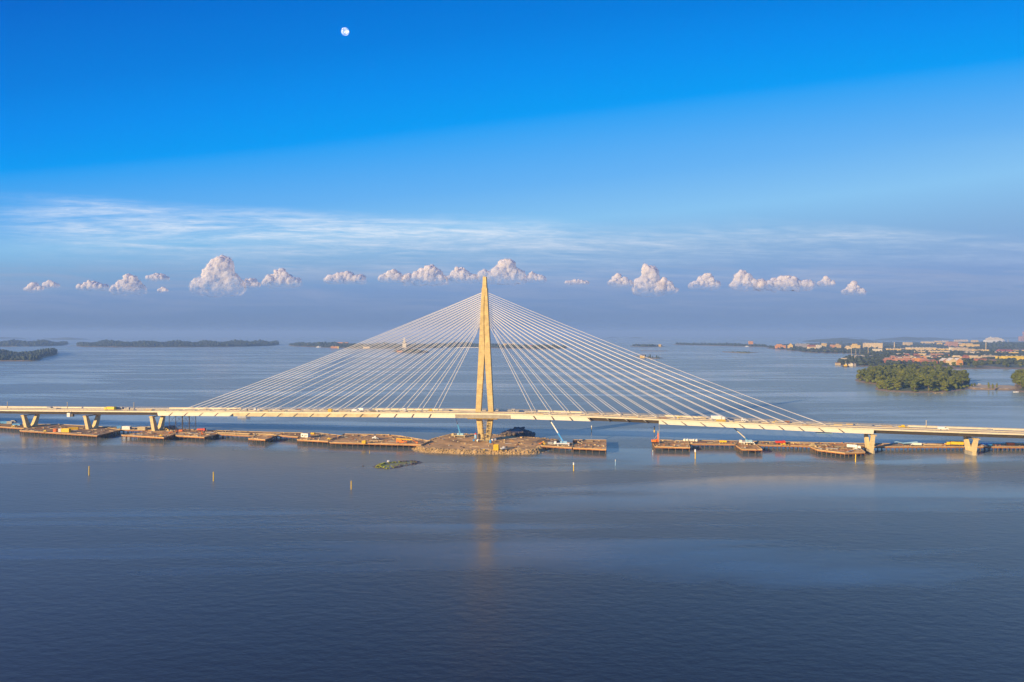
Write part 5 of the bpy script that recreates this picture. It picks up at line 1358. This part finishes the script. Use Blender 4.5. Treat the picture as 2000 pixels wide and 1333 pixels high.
# big white passenger ship on the skyline
p = at(1942, 669.5, 0); k = p.y/F
r = empty('passenger_ship', p, 0, 'big white passenger ship rising above the skyline at the right', 'ship')
MB().loft([[(x*k, y*k, z*k) for y, z in ((-2.2*q, 0), (2.2*q, 0), (2.6*q, 5), (-2.6*q, 5))] for x, q in ((-20, .8), (-19, 1), (14, 1), (20, .25))]).build('hull', white_p, r)
MB().box((0, 0, 6.2*k), (33*k, 4.4*k, 2.4*k)).box((-1.0*k, 0, 8.2*k), (27*k, 4*k, 1.6*k)).box((-2*k, 0, 9.6*k), (19*k, 3.4*k, 1.2*k)).build('superstructure', W['white'], r)
MB().tube((-7*k, 0, 10*k), (-7.5*k, 0, 12*k), 1.2*k, .9*k, n=10).build('funnel', white_p, r); MB().tube((2*k, 0, 10*k), (2*k, 0, 12.8*k), .15*k, n=6).build('mast', grey_p, r)
# tug at the point
p = at(1652, 717.2, 0); k = p.y/F
r = empty('tug_boat', p, 0, 'black hulled tug with yellow wheelhouse moored at the point', 'boat')
MB().loft([[(x*k, y*k, z*k) for y, z in ((-1.2*q, -.2), (1.2*q, -.2), (1.5*q, 1.5 + e), (-1.5*q, 1.5 + e))] for x, q, e in ((-6.5, .8, .3), (-5, 1, 0), (3, 1, .2), (6.5, .15, 1.0))]).build('hull', dark_steel, r)
MB().box((-.5*k, 0, 3*k), (5.5*k, 2.2*k, 3.0*k)).build('deckhouse', yellow_p, r); MB().box((.3*k, 0, 5.6*k), (2.6*k, 1.8*k, 2.2*k)).build('wheelhouse', W['white'], r)
MB().tube((0, 0, 6.5*k), (0, 0, 13*k), .22*k, .1*k, n=6).build('mast', tan_p, r); MB().tube((-2*k, 0, 4.4*k), (-2*k, 0, 6.6*k), .6*k, n=10).build('funnel', dark_steel, r)

# woods of the town
def clear(x, y):
    for (cx, cy, hw, dep) in FOOT:
        if abs(x - cx) < hw + 5 and cy - 48*(y/2200.) < y < cy + dep + 4: return True
    return False
def in_px(p):
    return 1480 < 1000 + F*p[0]/p[1] < 2060
T = []
PMs = [(p.x, p.y) for p in MP]
PMA = np.array(PMs)
x0, y0 = 700, 1900
for _ in range(60000):
    if len(T) > 5200: break
    py = random.triangular(664, 720, 690); px = random.uniform(1486, 2080)
    p = at(px, py, 4)
    if not inside(p.x, p.y, PMs): continue
    d = edge_dist(p.x, p.y, PMA) if p.y < 3000 else 50
    if d < 12 or clear(p.x, p.y): continue
    if p.y < 2050 and px > 1800 and d < 130: continue    # individual trees stand there
    T.append((p.x, p.y, mprof(d) + sea(p.x, p.y)))
wood_mesh('town_woodland', T, (9, 15), (6, 11), kind_prob=.08)
# wooded ridge behind the town at the right
RP = land('wooded_ridge_ground', [Vector((p.x, p.y)) for p in (at(1880,676,3), at(1935,681,3), at(2010,681,3), at(2120,681,3))] + [Vector((4100, 4900)), Vector((3450, 4900)), Vector((3050, 4800))], mkprof(24, .1), [ground_m], jit=.2)
T = scatter([(p.x, p.y) for p in RP], 900, 10, mkprof(24, .1), 20, avoid=clear)
wood_mesh('ridge_woodland', T, (16, 26), (10, 17), kind_prob=.1)
# shore trees in front of the town, one by one
gs = 'broadleaf trees along the town shore'
n = 0
for _ in range(2000):
    if n >= 62: break
    px = random.uniform(1800, 2030); py = random.uniform(708, 718.5)
    p = at(px, py, 2.5)
    if clear(p.x, p.y + 8) or not inside(p.x, p.y - 6, PMs): continue
    s = random.uniform(.6, .95)
    dup(random.choice(TP['d'] + TP['b'][:1]), p, random.uniform(0, 6), 'green broadleaf tree in the belt along the town shore', gs, (s*1.35, s*1.35, s*.85)); n += 1
dup(TP['c'][0], at(1950, 707.5, 4), 0, 'tall dark spruce left of the bright yellow barracks', None, (1.1, 1.1, .85))

# ---- wooded island in front of the town and the wood at the right edge
isl = [(1664,743.2),(1676,746.5),(1692,749.5),(1712,751.5),(1707,758),(1704,761.5),(1727,765),(1758,766.8),(1800,768),(1843,767),(1870,764.5),(1897,761),(1903,757),(1897,748),(1875,738),(1840,732.5),(1790,729),(1735,728.5),(1695,731),(1678,737)]
iprof = lambda d: max(-2.5, min(.9, -.6 + d*.22)) if d < 7 else .9 + 3.2*(1 - math.exp(-(d - 7)/30))
IP = land('wooded_island_ground', px_poly(isl), iprof, [shore_m, ground_m], step=4.5, jit=.25, split=9)
IPl = [(p.x, p.y) for p in IP]
hp = at(1754, 759.5, 2.5)
av = lambda x, y: (abs(x - hp.x) < 8 and -26 < y - hp.y < 12)
T = scatter(IPl, 205, 6.5, iprof, 7.2, avoid=av, tries=60)
gt = 'trees of the dense wood on the round island'
for x, y, z in T:
    k = 'd' if random.random() < .62 else ('b' if random.random() < .92 else 'c')
    s = random.uniform(.85, 1.2)
    front = y < at(1750, 752, 0).y
    lab = {'d': 'broadleaf tree in the dense wood on the round island', 'b': 'light green birch in the dense wood on the round island', 'c': 'dark conifer in the dense wood on the round island'}[k]
    dup(random.choice(TP[k]), (x, y, z), random.uniform(0, 6.28), lab, gt + ('' if k == 'd' else (', birches' if k == 'b' else ', conifers')), (s*1.32, s*1.32, s*(1.02 if not front else .97)))
Bd(1750,1758.6,757.5,749,'cream',roof_d,'pale wooden villa on the beach of the round wooded island',shape='gable_end',h=2.5,dep=9,rz=.2,cat='house')
U = scatter(IPl, 420, 5.5, iprof, 4.6, avoid=av, tries=30)
wood_mesh('undergrowth', U, (5, 8), (5, 9), kind_prob=0, mat_=leaf_a)
# causeway
cw = [(1890,752),(1930,752.5),(1985,753.5),(1985,763.5),(1930,761.8),(1897,761.5)]
land('causeway', px_poly([(1886,753.5),(1930,754.5),(1990,755.5),(1990,763.4),(1930,761.8),(1890,761.5)]), lambda d: max(-1.5, min(2.4, -.5 + d*.8)), [shore_m, timber_new], step=3, jit=.12, split=2.2)
for i, (x, s) in enumerate(((1931, 1.0), (1939, .95), (1947, .85))):
    dup(TP['p'][0], at(x, [759.5, 761.5, 759][i], 1.5), i, 'slender poplar on the causeway, %s of three' % ['leftmost', 'middle one', 'rightmost'][i], None, (s*.8, s*.8, s*.72))
for i, (x, y) in enumerate(((1898,757),(1904,757.5))): dup(TP['d'][i], at(x, y, 1.5), i, 'small low tree at the left end of the causeway, %s of two' % ['left', 'right'][i], None, (.5, .5, .4))
boat(1913, 752.3, 9, 'small dark boat moored behind the left end of the causeway', grey_p)
# right edge wood
re = [(1975,763.5),(1990,766),(2010,768),(2060,770),(2085,770),(2085,740),(2040,740),(2000,743),(1978,750)]
EP = land('right_shore_ground', px_poly(re), iprof, [shore_m, ground_m], step=4.5, jit=.25, split=9)
T = scatter([(p.x, p.y) for p in EP], 62, 4, iprof, 6.5, tries=80)
for x, y, z in T:
    k = 'd' if random.random() < .7 else 'b'; s = random.uniform(.95, 1.25)
    dup(random.choice(TP[k]), (x, y, z), random.uniform(0, 6.28), {'d': 'broadleaf tree in the wood at the right edge of the picture', 'b': 'pale birch in the wood at the right edge of the picture'}[k], 'trees of the wood at the right edge' + ('' if k == 'd' else ', birches'), (s*1.35,)*2 + (s*1.2,))
pj = at(1833, 767.6, .9)
tag(MB().box((0, 0, 0), (16, 2.2, .25)).box((-5, 0, -.6), (.3, 1.6, 1.2)).box((5, 0, -.6), (.3, 1.6, 1.2)).build('swimming_jetty', timber_new), 'small pale wooden landing stage at the front shore of the round wooded island', 'landing stage').location = pj
# ================================================================ cumulus clouds and the moon, far beyond the haze
def cloud_mat(name='cumulus', sc=.0016, hi=None):
    m = bpy.data.materials.new(name); m.use_nodes = True; nt = NT(m.node_tree); m.node_tree.nodes.remove(m.node_tree.nodes['Principled BSDF'])
    d = nt('ShaderNodeBsdfDiffuse', i_Color=(.95, .91, .88, 1)); t = nt('ShaderNodeBsdfTranslucent', i_Color=(.80, .74, .74, 1))
    mx = nt('ShaderNodeMixShader', i_0=.55, i_1=d.outputs[0], i_2=t.outputs[0]); tr = nt('ShaderNodeBsdfTransparent')
    tc = nt('ShaderNodeTexCoord'); z = nt('ShaderNodeSeparateXYZ', i_0=tc.outputs['Generated']).outputs[2]
    n1 = nt('ShaderNodeTexNoise', i_Vector=tc.outputs['Object'], i_Scale=sc, i_Detail=8.0, i_Roughness=.65).outputs[0]
    zz = nt.math('ADD', z, nt.math('MULTIPLY', nt.math('SUBTRACT', n1, .5), 1.15))
    a = nt.ramp(zz, [(.10, 0.0), (.55, CLOUD_A*.7), (1.0, CLOUD_A)], 'EASE')
    if hi: a = nt.math('MULTIPLY', nt.ramp(n1, [(.44, 0.0), (.66, 1.0)]), nt.ramp(z, [(.0, .15), (.25, hi)]))
    f = nt('ShaderNodeMixShader', i_0=a, i_1=tr.outputs[0], i_2=mx.outputs[0])
    nt.l.new(f.outputs[0], m.node_tree.nodes['Material Output'].inputs['Surface']); return m
CM = cloud_mat(); VM = cloud_mat('cumulus veil', .0028, .28)
tx1 = bpy.data.textures.new('billow', 'CLOUDS'); tx1.noise_scale = 520; tx1.noise_depth = 4
tx2 = bpy.data.textures.new('wisp', 'CLOUDS'); tx2.noise_scale = 170; tx2.noise_depth = 4
def cumulus(cx, yb, yt, w, label, tower=.5, D=60000, lean=0.0):
    k = D/F; Wd = w*k; H = (yb - yt)*k; z0 = CAM_H + (HY - yb)*k
    rr = random.Random(int(cx)); V = []; Fc = []; n0 = 0
    nl = int(14 + w*.45)
    for i in range(nl):
        u = rr.uniform(-1, 1); env = max(.18, (1 - abs(u - (tower - .5)*1.6)**1.6)) * (.55 + .45*rr.random())
        h = env*H*1.15; q = min(max(.17*H + .05*Wd, 220), .42*H)*rr.uniform(.75, 1.35)
        for zf in ([.25, .6, .9] if h > 1.6*q else [.5]):
            zc = max(q*.5, h*zf - q*.6) ; c = np.array([u*Wd*.46 + lean*zc + rr.uniform(-.3, .3)*q, rr.uniform(-.25, .25)*Wd*.5, zc])
            V.append(ICV*q*(1.15 - .35*zf) + c); Fc.append(ICF + n0); n0 += len(ICV)
    me = fast_mesh('cumulus_cloud', np.concatenate(V), np.concatenate(Fc), CM, smooth=True)
    o = bpy.data.objects.new('cumulus_cloud', me); COL.objects.link(o); o.location = ((cx - 1000)/F*D, D, z0)
    tag(o, label, 'cloud', 'cumulus clouds low over the horizon')
    m = o.modifiers.new('r', 'REMESH'); m.mode = 'VOXEL'; m.voxel_size = max(45, H/38); m.use_smooth_shade = True
    for t_, s in ((tx1, min(420, H*.30)), (tx2, min(90, H*.07))):
        m = o.modifiers.new('d', 'DISPLACE'); m.texture = t_; m.texture_coords = 'GLOBAL'; m.strength = s; m.mid_level = .5
    v = bpy.data.objects.new('cloud_veil', me.copy()); v.data.materials.clear(); v.data.materials.append(VM); COL.objects.link(v); v.parent = o; v.scale = (1.04, 1.05, 1.03)
    m = v.modifiers.new('r', 'REMESH'); m.mode = 'VOXEL'; m.voxel_size = max(60, H/26); m.use_smooth_shade = True
    for t_, s in ((tx1, min(520, H*.38)), (tx2, min(160, H*.12))):
        m = v.modifiers.new('d', 'DISPLACE'); m.texture = t_; m.texture_coords = 'GLOBAL'; m.strength = s; m.mid_level = .5
    return o
C_ = cumulus
C_(66, 568, 552, 34, 'small low cumulus furthest left over the islands'); C_(99, 561, 546, 20, 'tiny cumulus puff just right of the furthest left one')
C_(178, 565, 549, 60, 'faint thin row of cumulus puffs at the left'); C_(248, 571, 534, 52, 'pinkish cumulus left of the largest left cloud', .6); C_(309, 547, 533, 40, 'small flat cumulus puff between pinkish cloud and largest left one'); C_(318, 570, 561, 18, 'tiny cumulus puff low below the flat one')
C_(424, 570, 503, 84, 'largest, dome-shaped cumulus left of the bridge', .62); C_(489, 561, 541, 30, 'small cumulus leaning between the largest left cloud and its right neighbour'); C_(550, 557, 526, 68, 'bright twin-topped cumulus right of the largest left one', .45)
C_(674, 551, 530, 78, 'flat ragged cumulus above the outer left cables', .55); C_(768, 549, 528, 56, 'thin veil-like cumulus left of the lumpy one'); C_(830, 552, 519, 84, 'lumpy wide cumulus left of the pylon top', .6); C_(902, 549, 522, 56, 'cumulus directly left of the pylon top', .4)
C_(984, 549, 507, 76, 'tall bright cumulus directly behind the pylon top', .55); C_(1044, 549, 529, 40, 'short cumulus right of the tall one behind the pylon top'); C_(1128, 555, 546, 50, 'flat thin cumulus strip right of the pylon')
C_(1211, 558, 533, 40, 'compact round cumulus on the right side, first beyond the gap'); C_(1267, 572, 515, 44, 'narrow towering cumulus on the right side', .5); C_(1300, 571, 541, 36, 'lower cumulus attached right of the towering one')
C_(1376, 562, 533, 50, 'cumulus between the towering one and the long bank', .55); C_(1462, 562, 529, 56, 'cumulus with a curled tip at the left end of the long bank', .3); C_(1535, 564, 538, 100, 'long low cumulus bank on the right side', .5); C_(1614, 558, 540, 28, 'tiny cumulus at the right end of the long bank'); C_(1666, 574, 549, 38, 'isolated cumulus furthest right')
# moon
m = bpy.data.materials.new('moon surface'); m.use_nodes = True; nt = NT(m.node_tree); m.node_tree.nodes.remove(m.node_tree.nodes['Principled BSDF'])
tc = nt('ShaderNodeTexCoord').outputs['Object']
nz_ = nt('ShaderNodeTexNoise', i_Vector=tc, i_Scale=.0022, i_Detail=3.0).outputs[0]
d = nt('ShaderNodeBsdfDiffuse', i_Color=nt.ramp(nz_, [(.42, (.14, .15, .17)), (.58, (.52, .50, .46))])); tr = nt('ShaderNodeBsdfTransparent')
ad = nt('ShaderNodeAddShader', i_0=d.outputs[0], i_1=tr.outputs[0]); nt.l.new(ad.outputs[0], m.node_tree.nodes['Material Output'].inputs['Surface'])
D = 120000.0; V = ICV
import bmesh
bm = bmesh.new(); bmesh.ops.create_icosphere(bm, subdivisions=4, radius=7.6/F*D)
me = bpy.data.meshes.new('moon'); bm.to_mesh(me); bm.free(); me.materials.append(m); me.polygons.foreach_set('use_smooth', [True]*len(me.polygons))
o = bpy.data.objects.new('moon', me); COL.objects.link(o); o.location = ((674 - 1000)/F*D, D, CAM_H + (HY - 62)/F*D)
tag(o, 'pale gibbous daytime moon high in the blue sky left of the bridge', 'moon')

# ---- prototypes are only patterns: remove them
def drop(o):
    for c in list(KIDS.get(o.name, [])): drop(c)
    bpy.data.objects.remove(o, do_unlink=True)
for r in PROTO: drop(r)
